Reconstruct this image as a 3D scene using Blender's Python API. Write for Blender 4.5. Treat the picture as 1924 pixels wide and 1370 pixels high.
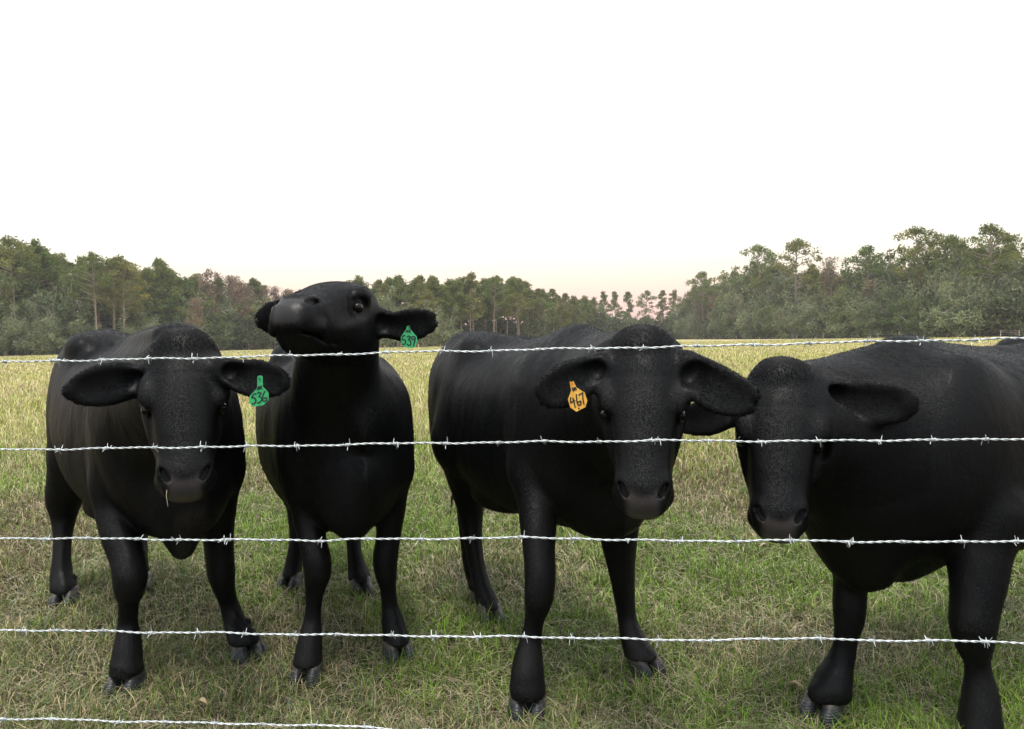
import bpy, math, random
import numpy as np
from mathutils import Matrix, Vector
for o in list(bpy.data.objects): bpy.data.objects.remove(o)
SC = bpy.context.scene; COL = SC.collection
RNG = np.random.default_rng(7)

# ------------------------------------------------------------------ camera maths shared by the builders
FPX, CX, CY = 1450.0, 962.0, 685.0
CAM = np.array([0.0, 0.0, 1.35]); PITCH = math.radians(1.86); ROLL = math.radians(1.15)
_r = np.array([1.0, 0, 0]); _f = np.array([0, math.cos(PITCH), -math.sin(PITCH)]); _u = np.array([0, math.sin(PITCH), math.cos(PITCH)])
CR = _r*math.cos(ROLL) - _u*math.sin(ROLL); CU = _u*math.cos(ROLL) + _r*math.sin(ROLL); CF = _f
def J(x, y, d):
    """point of the place seen at x, y (photo pixels) at distance d along the view axis"""
    return CAM + d*(CF + CR*((x-CX)/FPX) + CU*((CY-y)/FPX))
def nrm(v):
    v = np.asarray(v, float); return v/max(1e-9, np.linalg.norm(v))

# ------------------------------------------------------------------ smooth solid modelling on a grid
class Solid:
    def __init__(s, lo, hi, h):
        s.lo = np.array(lo, float); s.h = h
        s.n = tuple(int(math.ceil((b-a)/h))+1 for a, b in zip(lo, hi))
        s.D = np.full(s.n, 0.25, np.float32)
    def _blk(s, lo, hi, st):
        a = np.floor((np.array(lo)-s.lo)/s.h).astype(int); b = np.ceil((np.array(hi)-s.lo)/s.h).astype(int)+1
        a = np.clip(a, 0, np.array(s.n)-2); b = np.clip(b, a+2, s.n)
        if st > 1:
            b = np.minimum(a + ((b-a-1+st-1)//st)*st + 1, s.n)
        return a, b
    def _apply(s, lo, hi, fn, k, op, st=1):
        a, b = s._blk(lo, hi, st)
        idx = [np.unique(np.append(np.arange(a[i], b[i], st), b[i]-1)) for i in range(3)]
        g = [s.lo[i]+idx[i]*s.h for i in range(3)]
        X, Y, Z = np.meshgrid(*[q.astype(np.float32) for q in g], indexing='ij')
        d = fn(X, Y, Z).astype(np.float32)
        if st > 1:
            for ax in range(3):
                full = np.arange(a[ax], b[ax]); src = idx[ax]
                j = np.clip(np.searchsorted(src, full, side='right')-1, 0, len(src)-2)
                t = ((full-src[j])/(src[j+1]-src[j])).astype(np.float32)
                sh = [1, 1, 1]; sh[ax] = len(full); t = t.reshape(sh)
                d = np.take(d, j, axis=ax)*(1-t) + np.take(d, j+1, axis=ax)*t
        V = s.D[a[0]:b[0], a[1]:b[1], a[2]:b[2]]
        if op == 'sub':
            d = -d
            hh = np.maximum(k-np.abs(V-d), 0)/k
            V[...] = np.maximum(V, d) + hh*hh*k*0.25
        else:
            hh = np.maximum(k-np.abs(V-d), 0)/k
            V[...] = np.minimum(V, d) - hh*hh*k*0.25
    def ell(s, c, ax, r, k=0.02, op='add', st=1):
        """ellipsoid: centre, three axes (rows), three radii"""
        c = np.array(c, float); A = np.array(ax, float); r = np.array(r, float); m = max(r)+k+0.02
        def fn(X, Y, Z):
            x, y, z = X-c[0], Y-c[1], Z-c[2]; q0 = 0; q1 = 0
            for i in range(3):
                p = (x*A[i, 0]+y*A[i, 1]+z*A[i, 2])/r[i]; q0 = q0+p*p; q1 = q1+(p/r[i])**2
            q0 = np.sqrt(q0); return q0*(q0-1)/np.maximum(np.sqrt(q1), 1e-4)
        s._apply(c-m, c+m, fn, k, op, st)
    def tube(s, P, ra, rb, ref, k=0.02, op='add', st=1, step=0.03, n=2.0, cap=1.0, blur=0):
        """swept ellipse through P; ra along ref (made square to the path), rb across"""
        P = np.array(P, float); ra = np.array(ra, float)*np.ones(len(P)); rb = np.array(rb, float)*np.ones(len(P))
        ref = np.array(ref, float); R = ref if ref.ndim == 2 else np.tile(ref, (len(P), 1))
        Q, A, B, F = [], [], [], []
        L = len(P)
        for i in range(L-1):
            p0, p1, p2, p3 = max(i-1, 0), i, i+1, min(i+2, L-1)
            m = max(2, int(np.linalg.norm(P[p2]-P[p1])/step)) if L > 2 else 1
            for t in np.arange(m)/m:
                def cr(V):
                    return 0.5*(2*V[p1]+(V[p2]-V[p0])*t+(2*V[p0]-5*V[p1]+4*V[p2]-V[p3])*t*t+(3*V[p1]-V[p0]-3*V[p2]+V[p3])*t**3)
                Q.append(cr(P)); A.append(max(.003, cr(ra))); B.append(max(.003, cr(rb))); F.append(R[p1]*(1-t)+R[p2]*t)
        Q.append(P[-1]); A.append(ra[-1]); B.append(rb[-1]); F.append(R[-1])
        Q, A, B, F = map(np.array, (Q, A, B, F))
        T = np.gradient(Q, axis=0); T /= np.linalg.norm(T, axis=1)[:, None]+1e-9
        S = F - T*np.sum(F*T, 1)[:, None]; S /= np.linalg.norm(S, axis=1)[:, None]+1e-9
        U = np.cross(T, S)
        m = max(A.max(), B.max())+k+0.03
        lo, hi = Q.min(0)-m, Q.max(0)+m
        def fn(X, Y, Z):
            out = np.full(X.shape, 0.25, np.float32)
            xs, ys, zs = X[:, 0, 0], Y[0, :, 0], Z[0, 0, :]
            for i in range(len(Q)-1):
                mm = max(A[i], A[i+1], B[i], B[i+1])+k+0.03
                l = np.minimum(Q[i], Q[i+1])-mm; h = np.maximum(Q[i], Q[i+1])+mm
                ix = slice(max(0, np.searchsorted(xs, l[0])-1), np.searchsorted(xs, h[0])+1)
                iy = slice(max(0, np.searchsorted(ys, l[1])-1), np.searchsorted(ys, h[1])+1)
                iz = slice(max(0, np.searchsorted(zs, l[2])-1), np.searchsorted(zs, h[2])+1)
                x, y, z = X[ix, iy, iz], Y[ix, iy, iz], Z[ix, iy, iz]
                if x.size == 0: continue
                e = Q[i+1]-Q[i]; ee = e@e
                t = np.clip(((x-Q[i, 0])*e[0]+(y-Q[i, 1])*e[1]+(z-Q[i, 2])*e[2])/ee, 0, 1)
                a = A[i]+(A[i+1]-A[i])*t; b = B[i]+(B[i+1]-B[i])*t
                dx, dy, dz = x-Q[i, 0]-e[0]*t, y-Q[i, 1]-e[1]*t, z-Q[i, 2]-e[2]*t
                T0 = nrm(e); pt = dx*T0[0]+dy*T0[1]+dz*T0[2]
                s1 = dx*S[i, 0]+dy*S[i, 1]+dz*S[i, 2]; s2 = dx*S[i+1, 0]+dy*S[i+1, 1]+dz*S[i+1, 2]
                u1 = dx*U[i, 0]+dy*U[i, 1]+dz*U[i, 2]; u2 = dx*U[i+1, 0]+dy*U[i+1, 1]+dz*U[i+1, 2]
                ps = np.abs(s1+(s2-s1)*t); pu = np.abs(u1+(u2-u1)*t)
                r2 = ps*ps+pu*pu; c = np.sqrt((r2+1e-8)/((ps/a)**2+(pu/b)**2+1e-8/(a*b)))
                if i == 0: c = np.where(t <= 0, np.minimum(a, b)*cap, c)
                if i == len(Q)-2: c = np.where(t >= 1, np.minimum(a, b)*cap, c)
                if n == 2.0:
                    q = np.sqrt((ps/a)**2+(pu/b)**2+(pt/c)**2); q1 = np.sqrt((ps/a**2)**2+(pu/b**2)**2+(pt/c**2)**2)
                    d = q*(q-1)/np.maximum(q1, 1e-3)
                else:
                    q = ((ps/a)**n+(pu/b)**n+(np.abs(pt)/c)**n)**(1/n)+1e-6
                    q1 = np.sqrt((ps/a**2)**2+(pu/b**2)**2+(pt/c**2)**2); q2 = np.sqrt((ps/a)**2+(pu/b)**2+(pt/c)**2)
                    d = q2*(q-1)/np.maximum(q1, 1e-3)
                V = out[ix, iy, iz]; V[...] = np.minimum(V, d)
            for _ in range(blur):          # evens out the joints of the sweep
                for a_ in range(3):
                    o = np.moveaxis(out, a_, 0); m_ = o.copy(); m_[1:-1] = (o[:-2]+2*o[1:-1]+o[2:])*.25; out = np.moveaxis(m_, 0, a_)
            return out
        s._apply(lo, hi, fn, k, op, st)
    def mesh(s, smooth=2):
        """surface nets"""
        D = s.D; neg = D < 0
        c = np.zeros(tuple(np.array(s.n)-1), np.uint8)
        for i in (0, 1):
            for j in (0, 1):
                for l in (0, 1):
                    c += neg[i:s.n[0]-1+i, j:s.n[1]-1+j, l:s.n[2]-1+l]
        cells = np.argwhere((c > 0) & (c < 8)); del c
        idm = np.full(tuple(np.array(s.n)-1), -1, np.int32); idm[tuple(cells.T)] = np.arange(len(cells))
        acc = np.zeros((len(cells), 3)); cnt = np.zeros(len(cells))
        corners = [(i, j, l) for i in (0, 1) for j in (0, 1) for l in (0, 1)]
        val = {q: D[cells[:, 0]+q[0], cells[:, 1]+q[1], cells[:, 2]+q[2]] for q in corners}
        for q in corners:
            for ax in range(3):
                if q[ax] == 0:
                    w = list(q); w[ax] = 1; w = tuple(w); a, b = val[q], val[w]
                    m = (a < 0) != (b < 0); t = np.where(m, a/np.where(m, a-b, 1), 0)
                    p = np.tile(np.array(q, float), (len(cells), 1)); p[:, ax] = t
                    acc[m] += p[m]; cnt[m] += 1
        V = s.lo + (cells + acc/cnt[:, None])*s.h
        quads = []
        for ax in range(3):
            sl0 = [slice(None)]*3; sl1 = [slice(None)]*3; sl0[ax] = slice(0, -1); sl1[ax] = slice(1, None)
            a, b = neg[tuple(sl0)], neg[tuple(sl1)]
            e = np.argwhere(a != b); u, v = (ax+1) % 3, (ax+2) % 3
            ok = (e[:, u] > 0) & (e[:, v] > 0) & (e[:, u] < s.n[u]-1) & (e[:, v] < s.n[v]-1); e = e[ok]
            fl = neg[tuple(e.T)]
            def at(du, dv):
                q = e.copy(); q[:, u] -= du; q[:, v] -= dv; return idm[tuple(q.T)]
            Q = np.stack([at(1, 1), at(0, 1), at(0, 0), at(1, 0)], 1)
            Q[~fl] = Q[~fl][:, ::-1]; quads.append(Q)
        Fq = np.concatenate(quads); Fq = Fq[(Fq >= 0).all(1)]
        E = np.concatenate([Fq[:, [0, 1]], Fq[:, [1, 2]], Fq[:, [2, 3]], Fq[:, [3, 0]]])
        for _ in range(smooth):
            S = np.zeros_like(V); deg = np.bincount(E[:, 0], minlength=len(V))+np.bincount(E[:, 1], minlength=len(V))
            for ax in range(3):
                S[:, ax] = np.bincount(E[:, 0], V[E[:, 1], ax], len(V))+np.bincount(E[:, 1], V[E[:, 0], ax], len(V))
            V = V*0.45 + 0.55*S/np.maximum(deg, 1)[:, None]
        return V, Fq

# ------------------------------------------------------------------ the cattle
# every joint is a point of the body; x, y, d go through J (see above). radii r are in photo pixels at that distance
COWS = [
 dict(F=(-1.39, 3.16), B=(-2.17, 4.12), top=1.38, hip=1.435, wid=.91, bot=.54,
      legs=[  # hoof last ; rows x, y, d, r
        [(222, 900, 3.22, 46), (222, 960, 3.18, 40), (227, 1010, 3.12, 33), (240, 1050, 3.08, 31), (245, 1085, 3.05, 31), (243, 1110, 3.05, 26), (242, 1130, 3.06, 19), (240, 1168, 3.08, 17.5), (241, 1199, 3.07, 23), (239, 1229, 3.05, 27), (237, 1262, 3.03, 29)],
        [(410, 880, 3.30, 42), (410, 950, 3.32, 33), (410, 1000, 3.34, 28), (413, 1050, 3.34, 26), (416, 1078, 3.34, 25), (421, 1104, 3.35, 20), (429, 1130, 3.38, 17), (441, 1168, 3.38, 20), (452, 1195, 3.34, 24), (458, 1207, 3.32, 25)],
        [(150, 850, 4.12, 50), (122, 930, 4.22, 33), (120, 962, 4.24, 24), (118, 1005, 4.20, 16.5), (116, 1050, 4.15, 16), (116, 1084, 4.12, 20), (120, 1108, 4.08, 22)],
        [(235, 860, 4.3, 60), (262, 930, 4.45, 30), (266, 962, 4.48, 22), (262, 1010, 4.42, 15), (262, 1050, 4.36, 15), (262, 1082, 4.33, 18), (262, 1102, 4.30, 20)]],
      hooves=[(237, 1290, 3.03, 33, (0.0, -1)), (466, 1228, 3.32, 33, (.62, -.8)), (123, 1132, 4.06, 24, (.1, -1)), (264, 1126, 4.28, 22, (.2, -1))],
      head=dict(P0=(345, 640, 2.50), P1=(347, 892, 2.33), s=(1, .40, 0), sc=1.06, ln=.90),
      neck=[((290, 770, 3.15), 105, 135), ((318, 745, 2.95), 98, 125), ((338, 725, 2.74), 85, 108), ((345, 705, 2.62), 72, 85)],
      crest=[((262, 640, 3.15), 20, 10), ((300, 632, 2.85), 30, 12), ((330, 625, 2.65), 40, 14)],
      ears=[[(262, 712, 2.50, 22), (235, 716, 2.47, 37), (195, 724, 2.43, 41), (155, 733, 2.41, 30), (124, 738, 2.40, 9)],
            [(424, 696, 2.50, 24), (450, 706, 2.46, 32), (485, 712, 2.43, 38), (518, 718, 2.41, 29), (540, 721, 2.40, 10)]],
      brisket=[(330, 890, 3.12, 62, 60), (337, 955, 3.05, 46, 42), (341, 1000, 3.02, 35, 25), (343, 1032, 3.02, 23, 16)]),
 dict(F=(-.70, 3.24), B=(-1.09, 4.20), top=1.34, hip=1.37, wid=.95, bot=.53,
      legs=[
        [(585, 900, 3.25, 44), (582, 960, 3.2, 34), (586, 1010, 3.15, 26), (595, 1050, 3.12, 26.5), (597, 1078, 3.12, 25), (592, 1104, 3.13, 19), (589, 1140, 3.14, 15), (587, 1169, 3.14, 17), (583, 1199, 3.12, 22), (580, 1229, 3.10, 25), (578, 1248, 3.09, 26)],
        [(735, 880, 3.30, 38), (733, 950, 3.32, 30), (730, 1005, 3.32, 23), (724, 1048, 3.31, 23.5), (725, 1078, 3.31, 20.5), (729, 1104, 3.32, 15.5), (733, 1140, 3.33, 15.5), (738, 1169, 3.32, 21), (744, 1199, 3.30, 23.5), (746, 1208, 3.29, 24)],
        [(570, 860, 4.2, 50), (562, 930, 4.36, 28), (562, 960, 4.40, 22), (560, 1010, 4.36, 16), (553, 1050, 4.32, 15), (549, 1080, 4.30, 18), (548, 1092, 4.29, 19)],
        [(660, 860, 4.15, 50), (660, 930, 4.3, 28), (662, 960, 4.32, 20), (664, 1010, 4.26, 14), (667, 1045, 4.22, 14), (673, 1076, 4.20, 19), (676, 1090, 4.17, 20)]],
      hooves=[(578, 1274, 3.08, 29, (-.05, -1)), (748, 1235, 3.28, 29, (.45, -.9)), (547, 1103, 4.28, 21, (-.2, -1)), (679, 1115, 4.14, 22, (.3, -1))],
      head=dict(P0=(655, 541, 2.80), P1=(545, 545, 2.31), s=(.985, -.16, .03), sc=1.06, ln=.98, chin=1.0),
      neck=[((640, 850, 3.30), 108, 120), ((636, 765, 3.15), 92, 105), ((633, 700, 2.98), 80, 88), ((640, 640, 2.84), 72, 74), ((650, 600, 2.74), 60, 62)],
      crest=[],
      ears=[[(588, 590, 2.78, 24), (560, 594, 2.78, 34), (520, 598, 2.77, 34), (490, 600, 2.76, 14)],
            [(712, 606, 2.72, 25), (738, 612, 2.72, 26), (768, 612, 2.71, 32), (798, 605, 2.70, 25), (812, 602, 2.70, 13)]],
      brisket=[(655, 880, 3.1, 70, 66), (657, 945, 3.04, 50, 46), (658, 975, 3.02, 40, 32), (664, 995, 3.02, 22, 16)]),
 dict(F=(.30, 2.97), B=(-.13, 3.90), top=1.365, hip=1.385, wid=.89, bot=.59,
      legs=[
        [(1010, 880, 3.0, 52), (1010, 940, 2.92, 40), (1011, 994, 2.86, 34), (1013, 1038, 2.82, 30), (1015, 1082, 2.79, 29.5), (1012, 1126, 2.78, 27), (1005, 1161, 2.80, 19), (998, 1200, 2.81, 20), (993, 1235, 2.80, 27), (991, 1270, 2.78, 32), (991, 1300, 2.77, 32)],
        [(1165, 900, 3.1, 48), (1163, 960, 3.12, 40), (1163, 1010, 3.12, 35), (1166, 1050, 3.12, 28), (1170, 1090, 3.12, 23), (1174, 1125, 3.13, 19.5), (1178, 1160, 3.14, 18), (1187, 1196, 3.12, 22), (1198, 1222, 3.10, 26), (1203, 1238, 3.09, 26)],
        [(875, 820, 3.75, 60), (878, 900, 3.85, 36), (884, 955, 3.88, 25), (888, 1010, 3.85, 18), (896, 1060, 3.80, 15), (906, 1104, 3.76, 17), (917, 1138, 3.72, 21), (919, 1148, 3.70, 22)],
        [(900, 840, 4.0, 50), (890, 900, 4.08, 28), (880, 950, 4.10, 22), (878, 1010, 4.06, 14), (882, 1055, 4.02, 13), (893, 1088, 4.0, 16), (900, 1104, 3.96, 17)]],
      hooves=[(990, 1338, 2.77, 35, (0.0, -1)), (1212, 1262, 3.08, 32, (.5, -.85)), (921, 1170, 3.68, 25, (.3, -1)), (905, 1122, 3.95, 20, (.35, -1))],
      head=dict(P0=(1208, 637, 2.32), P1=(1209, 940, 2.13), s=(1, -.16, -.01), sc=1.04, ln=.95),
      neck=[((1120, 800, 2.98), 120, 150), ((1150, 770, 2.76), 112, 140), ((1180, 750, 2.56), 98, 125), ((1205, 730, 2.40), 85, 100)],
      crest=[((1092, 655, 3.02), 24, 26), ((1130, 660, 2.80), 36, 26), ((1185, 664, 2.55), 62, 30), ((1210, 658, 2.40), 74, 26)],
      ears=[[(1130, 690, 2.33, 26), (1100, 705, 2.30, 36), (1068, 722, 2.27, 43), (1038, 738, 2.26, 32), (1018, 746, 2.26, 13)],
            [(1288, 692, 2.30, 34), (1325, 718, 2.22, 44), (1360, 738, 2.17, 45), (1392, 748, 2.14, 36), (1415, 755, 2.13, 14)]],
      brisket=[(1085, 870, 2.98, 85, 75), (1095, 915, 2.93, 55, 50), (1120, 950, 2.95, 38, 30)]),
 dict(F=(1.30, 2.66), B=(2.45, 3.30), top=1.30, hip=1.335, wid=1.04, bot=.53,
      legs=[
        [(1615, 1000, 2.78, 52), (1605, 1060, 2.76, 40), (1598, 1100, 2.74, 31), (1596, 1140, 2.73, 30), (1595, 1168, 2.73, 27), (1590, 1195, 2.73, 22), (1586, 1222, 2.73, 22), (1576, 1252, 2.73, 27), (1566, 1280, 2.72, 34), (1560, 1300, 2.71, 36)],
        [(1838, 960, 2.62, 75), (1838, 1030, 2.56, 58), (1838, 1088, 2.53, 49), (1832, 1136, 2.51, 43), (1828, 1175, 2.50, 41), (1830, 1209, 2.50, 33), (1835, 1236, 2.50, 24), (1838, 1262, 2.50, 23), (1842, 1300, 2.50, 31), (1842, 1335, 2.49, 35), (1840, 1370, 2.48, 38)],
        [(2150, 880, 3.17, 72), (2185, 950, 3.25, 42), (2195, 990, 3.27, 30), (2188, 1060, 3.24, 20), (2180, 1115, 3.21, 20), (2173, 1165, 3.18, 25), (2170, 1185, 3.17, 27)],
        [(1965, 860, 3.50, 62), (1985, 920, 3.58, 36), (1995, 955, 3.60, 27), (1990, 1020, 3.57, 18), (1983, 1070, 3.54, 18), (1976, 1115, 3.51, 22), (1973, 1135, 3.50, 24)]],
      hooves=[(1545, 1336, 2.70, 38, (-.72, -.7)), (1838, 1405, 2.47, 40, (-.3, -.95)), (2160, 1226, 3.15, 29, (-.7, -.7)), (1966, 1172, 3.48, 26, (-.7, -.7))],
      head=dict(P0=(1471, 697, 2.42), P1=(1466, 990, 2.24), s=(1, -.28, -.02), sc=1.06, ln=.92),
      neck=[((1680, 860, 2.80), 165, 180), ((1620, 840, 2.68), 140, 165), ((1560, 815, 2.58), 118, 135), ((1500, 795, 2.50), 92, 105)],
      crest=[((1690, 665, 2.90), 22, 30), ((1630, 685, 2.80), 25, 30), ((1570, 700, 2.65), 28, 26), ((1500, 712, 2.52), 40, 24)],
      ears=[[(1388, 752, 2.45, 26), (1360, 770, 2.46, 36), (1325, 785, 2.47, 36), (1295, 792, 2.48, 26), (1278, 796, 2.48, 12)],
            [(1560, 740, 2.44, 26), (1595, 752, 2.42, 38), (1640, 758, 2.38, 43), (1685, 760, 2.36, 36), (1720, 761, 2.35, 14)]],
      brisket=[(1610, 950, 2.70, 105, 90), (1610, 1005, 2.66, 84, 66), (1625, 1050, 2.63, 62, 44), (1640, 1084, 2.62, 32, 18)], extra=[(1690, 1046, 2.70, 44), (1722, 1020, 2.74, 40)]),
]
HEADSEC = [(.005, -.085, .078, .082), (.06, -.095, .112, .108), (.13, -.10, .124, .122), (.20, -.105, .122, .125), (.27, -.105, .108, .112),
           (.34, -.095, .090, .092), (.40, -.090, .082, .082), (.440, -.088, .076, .076), (.465, -.092, .072, .064)]
def head_frame(hd):
    O = J(*hd['P0']); E = J(*hd['P1']); f = nrm(E-O); s_ = np.array(hd['s'], float); s_ = nrm(s_-f*(s_@f)); u = np.cross(f, s_); sc = hd['sc']
    ln = hd['ln']
    def H(a, b, c): return O + sc*(f*a*ln + s_*b + u*c)     # along, left, out of the forehead
    return H, f, s_, u, sc, O
def cow_solid(c, h):
    F = np.array([*c['F'], 0.0]); B = np.array([*c['B'], 0.0]); ax = nrm(B-F); L = np.linalg.norm(B-F)
    yaw = math.atan2(ax[1], ax[0])           # local +x runs from chest to rump
    cs, sn = math.cos(yaw), math.sin(yaw); M = np.array([[cs, sn, 0], [-sn, cs, 0], [0, 0, 1.0]])
    lat = np.array([-ax[1], ax[0], 0])
    W = lambda p: M @ (np.asarray(p, float)-F)
    Vv = lambda v: M @ np.asarray(v, float)
    H, hf, hs, hu, sc, O = head_frame(c['head'])
    pts = [W(J(*r[:3])) for leg in c['legs'] for r in leg] + [W(J(*r[:3])) for e in c['ears'] for r in e] + [W(H(.5, 0, 0)), W(H(.5, 0, -.2)), W(H(-.03, 0, 0)), np.array([L+.42, 0, 1.0]), np.array([-.2, 0, .6])]
    pts = np.array(pts); lo = pts.min(0)-.14; hi = pts.max(0)+.14; lo[2] = -.02; hi[2] = max(hi[2], 1.50)
    lo[1] = min(lo[1], -.42); hi[1] = max(hi[1], .42)
    S = Solid(lo, hi, h)
    w, top, hip, bot = c['wid'], c['top'], c['hip'], c['bot']
    st = [(-.16, .70, 1.16, .15), (-.07, .60, top-.07, .22), (.05, bot+.02, top-.01, .265), (.18, bot, top, .285), (.38, bot-.01, top-.025, .315), (.62, bot-.01, top-.04, .335),
          (.85, bot+.04, top-.03, .33), (1.02, bot+.13, hip-.01, .30), (1.16, bot+.22, hip, .275), (1.28, bot+.3, hip-.03, .24), (1.36, bot+.38, hip-.10, .19)]
    k_ = (L+.30)/1.36
    P = [np.array([(s*k_ if s > 0 else s), 0, (a+b)/2]) for s, a, b, _ in st]
    S.tube(P, [q[3]*w for q in st], [(q[2]-q[1])/2 for q in st], (0, 1, 0), k=.05, st=3, step=.05, n=2.25, cap=.9, blur=2)
    # hip bones, tail head, withers, shoulder and thigh masses
    for sg in (-1, 1):
        S.ell((L*.84, sg*.17*w, hip-.075), np.eye(3), (.09, .05, .045), k=.10)
        S.ell((L+.16, sg*.09*w, hip-.07), np.eye(3), (.06, .045, .05), k=.06)
        S.ell((.07, sg*.185*w, 1.0), np.array([[.9, 0, -.43], [0, 1, 0], [.43, 0, .9]]), (.17, .095, .27), k=.09, st=2)
        S.ell((L+.08, sg*.15*w, .95), np.array([[.9, 0, .43], [0, 1, 0], [-.43, 0, .9]]), (.20, .125, .30), k=.07, st=2)
        S.ell((L*.70, sg*.10*w, .53+bot-.5), np.eye(3), (.20, .10, .06), k=.06, st=2)
    S.ell((.08, 0, top-.05), np.eye(3), (.16, .07, .07), k=.08)
    S.tube([(.05, 0, top-.02), (L*.5, 0, top-.055), (L*.8, 0, hip-.045), (L+.20, 0, hip-.04)], .03, .03, (0, 1, 0), k=.06)
    S.ell((-.03, 0, .93), np.eye(3), (.17, .19*w, .24), k=.08, st=2)
    # legs
    for i, leg in enumerate(c['legs']):
        q = [W(J(*r[:3])) for r in leg]; rr = np.array([r[3]*r[2]/FPX for r in leg])
        vr = nrm([leg[-1][0]-CX, FPX, 0]); ref = Vv([vr[1], -vr[0], 0])
        S.tube(q, rr, rr*(1.12 if i < 2 else 1.2), ref, k=.022, step=.02, blur=5)
        # up into the body
        e = q[0]; inn = np.array([e[0]+(.0 if i < 2 else -.05), e[1]*.62, e[2]+.28])
        S.tube([q[0], inn], [rr[0], .13], [rr[0]*1.2, .15], ref, k=.06, st=2)
        if i >= 2:    # point of the hock
            hk = np.array(q[2])*.4+np.array(q[1])*.6; S.ell(hk+np.array([.045, 0, -.03]), np.eye(3), (.03, .028, .05), k=.04)
        hv = c['hooves'][i]; d2 = Vv(nrm([hv[4][0], hv[4][1], 0])); l2 = np.array([-d2[1], d2[0], 0])
        for sg in (-1, 1):
            S.ell(W(J(*hv[:3]))+np.array([0, 0, .115])-d2*.055+l2*sg*.024, np.eye(3), (.014, .014, .018), k=.012)
        a = W(J(*hv[:3])); S.tube([q[-1], a+np.array([0, 0, .055])], [rr[-1]*.97, .047], [rr[-1]*1.05, .047], ref, k=.02)
    # neck and throat
    nk = c['neck']; q = [W(J(*r[0])) for r in nk]; tl = Vv(hs)
    refs = np.array([nrm(np.array([0, 1.0, 0])*(-1 if tl[1] < 0 else 1)*(1-t)+tl*t) for t in np.linspace(0, 1, len(q))])
    S.tube(q, [r[1]*r[0][2]/FPX for r in nk], [r[2]*r[0][2]/FPX for r in nk], refs, k=.07, st=3, step=.04, blur=3)
    if c['crest']:
        q = [W(J(*r[0])) for r in c['crest']]
        S.tube(q, [r[1]*r[0][2]/FPX for r in c['crest']], [r[2]*r[0][2]/FPX for r in c['crest']], refs[-1], k=.05, st=2, blur=2)
    b = c['brisket']; S.tube([W(J(*r[:3])) for r in b], [r[3]*r[2]/FPX for r in b], [r[4]*r[2]/FPX*1.3 for r in b], Vv([1, -(b[0][0]-CX)/FPX, 0]), k=.05, st=2, step=.03, blur=3)
    for x_, y_, d_, r_ in c.get('extra', []): S.ell(W(J(x_, y_, d_)), np.eye(3), np.ones(3)*r_*d_/FPX, k=.08)
    # head
    A = np.array([Vv(hf), Vv(hs), Vv(hu)])
    hw = [W(H(a, 0, b)) for a, b, _, _ in HEADSEC]
    S.tube(hw, [q[2]*sc for q in HEADSEC], [q[3]*sc for q in HEADSEC], A[1], k=.03, step=.02, n=2.3, cap=.75, blur=5)
    def he(a, b, c_, r, k=.02, op='add', ax=None): S.ell(W(H(a, b, c_)), A if ax is None else ax, np.array(r)*sc, k=k, op=op)
    he(.0, 0, -.045, (.045, .062, .045), .05)                    # poll
    ch = c['head'].get('chin', .72); he(.425*(.93+.07*ch), 0, -.156*(.9+.1*ch), (.048*ch, .054*(.4+.6*ch), .032), .03)                 # chin
    S.tube([W(H(.16, 0, -.20)), W(H(.30, 0, -.172)), W(H(.43, 0, -.150))], [.066*sc, .052*sc, .048*sc], [.045*sc, .032*sc, .03*sc], A[1], k=.04)
    nos = []
    for sg in (-1, 1):
        he(.150, sg*.070, -.170, (.085, .045, .065), .05)        # cheek
        he(.178, sg*.104, -.030, (.050, .027, .028), .028)       # brow
        he(.226, sg*.121, -.066, (.040, .015, .027), .016, 'sub')  # eye socket
        he(.222, sg*.100, -.064, (.038, .024, .030), .012)       # lids
        he(.222, sg*.1245, -.065, (.0175, .012, .0078), .004, 'sub')
        he(.315, sg*.102, -.060, (.075, .010, .030), .04, 'sub')    # hollow of the face
        he(.435, sg*.048, -.062, (.032, .027, .036), .022)       # nostril wings
        he(.452, sg*.048, -.112, (.036, .038, .026), .02)        # upper lip
        nos.append(sg)
    he(.446, 0, -.066, (.034, .048, .044), .02)                  # nose pad
    for sg in nos:                                               # comma shaped nostrils
        S.tube([W(H(.434, sg*.060, -.042)), W(H(.450, sg*.059, -.035)), W(H(.467, sg*.048, -.038)), W(H(.474, sg*.036, -.050))], [.005*sc, .009*sc, .011*sc, .007*sc], [.006*sc, .012*sc, .014*sc, .008*sc], A[0], k=.005, op='sub', step=.01)
    he(.450, 0, -.046, (.020, .040, .020), .016)                 # upper edge of the nose pad
    # mouth line
    S.tube([W(H(.34, .090, -.168)), W(H(.41, .086, -.158)), W(H(.452, .066, -.140)), W(H(.476, .034, -.122)), W(H(.484, 0, -.115)), W(H(.476, -.034, -.122)), W(H(.452, -.066, -.140)), W(H(.41, -.086, -.158)), W(H(.34, -.090, -.168))],
           .0042, .034, A[2], k=.008, op='sub', step=.015)
    # ears: cupped shells
    for e in c['ears']:
        q = np.array([W(J(*r[:3])) for r in e]); a = np.array([r[3]*r[2]/FPX for r in e])
        b_ = np.interp(np.linspace(0, 1, len(e)), [0, .3, 1], [.032, .0165, .0085])
        cen = np.mean([J(*r[:3]) for r in e], 0); nv = Vv(nrm(CAM-cen))
        up = nrm(np.cross(nv, q[-1]-q[0]))
        S.tube([W(H(.055, 0, -.10))*.35+q[0]*.65, q[0]], [.045, a[0]], [.045, b_[0]], up, k=.03)
        S.tube(q, a, b_, up, k=.02, step=.02)
        q2 = q + nv*(b_+.004)[:, None]; q2[0] = q[0]*.75+q[1]*.25+nv*.03
        S.tube(q2[:-1]*.9+q2[1:]*.1, a[:-1]*.74, b_[:-1]*1.0, up, k=.010, op='sub', step=.02)
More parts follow.
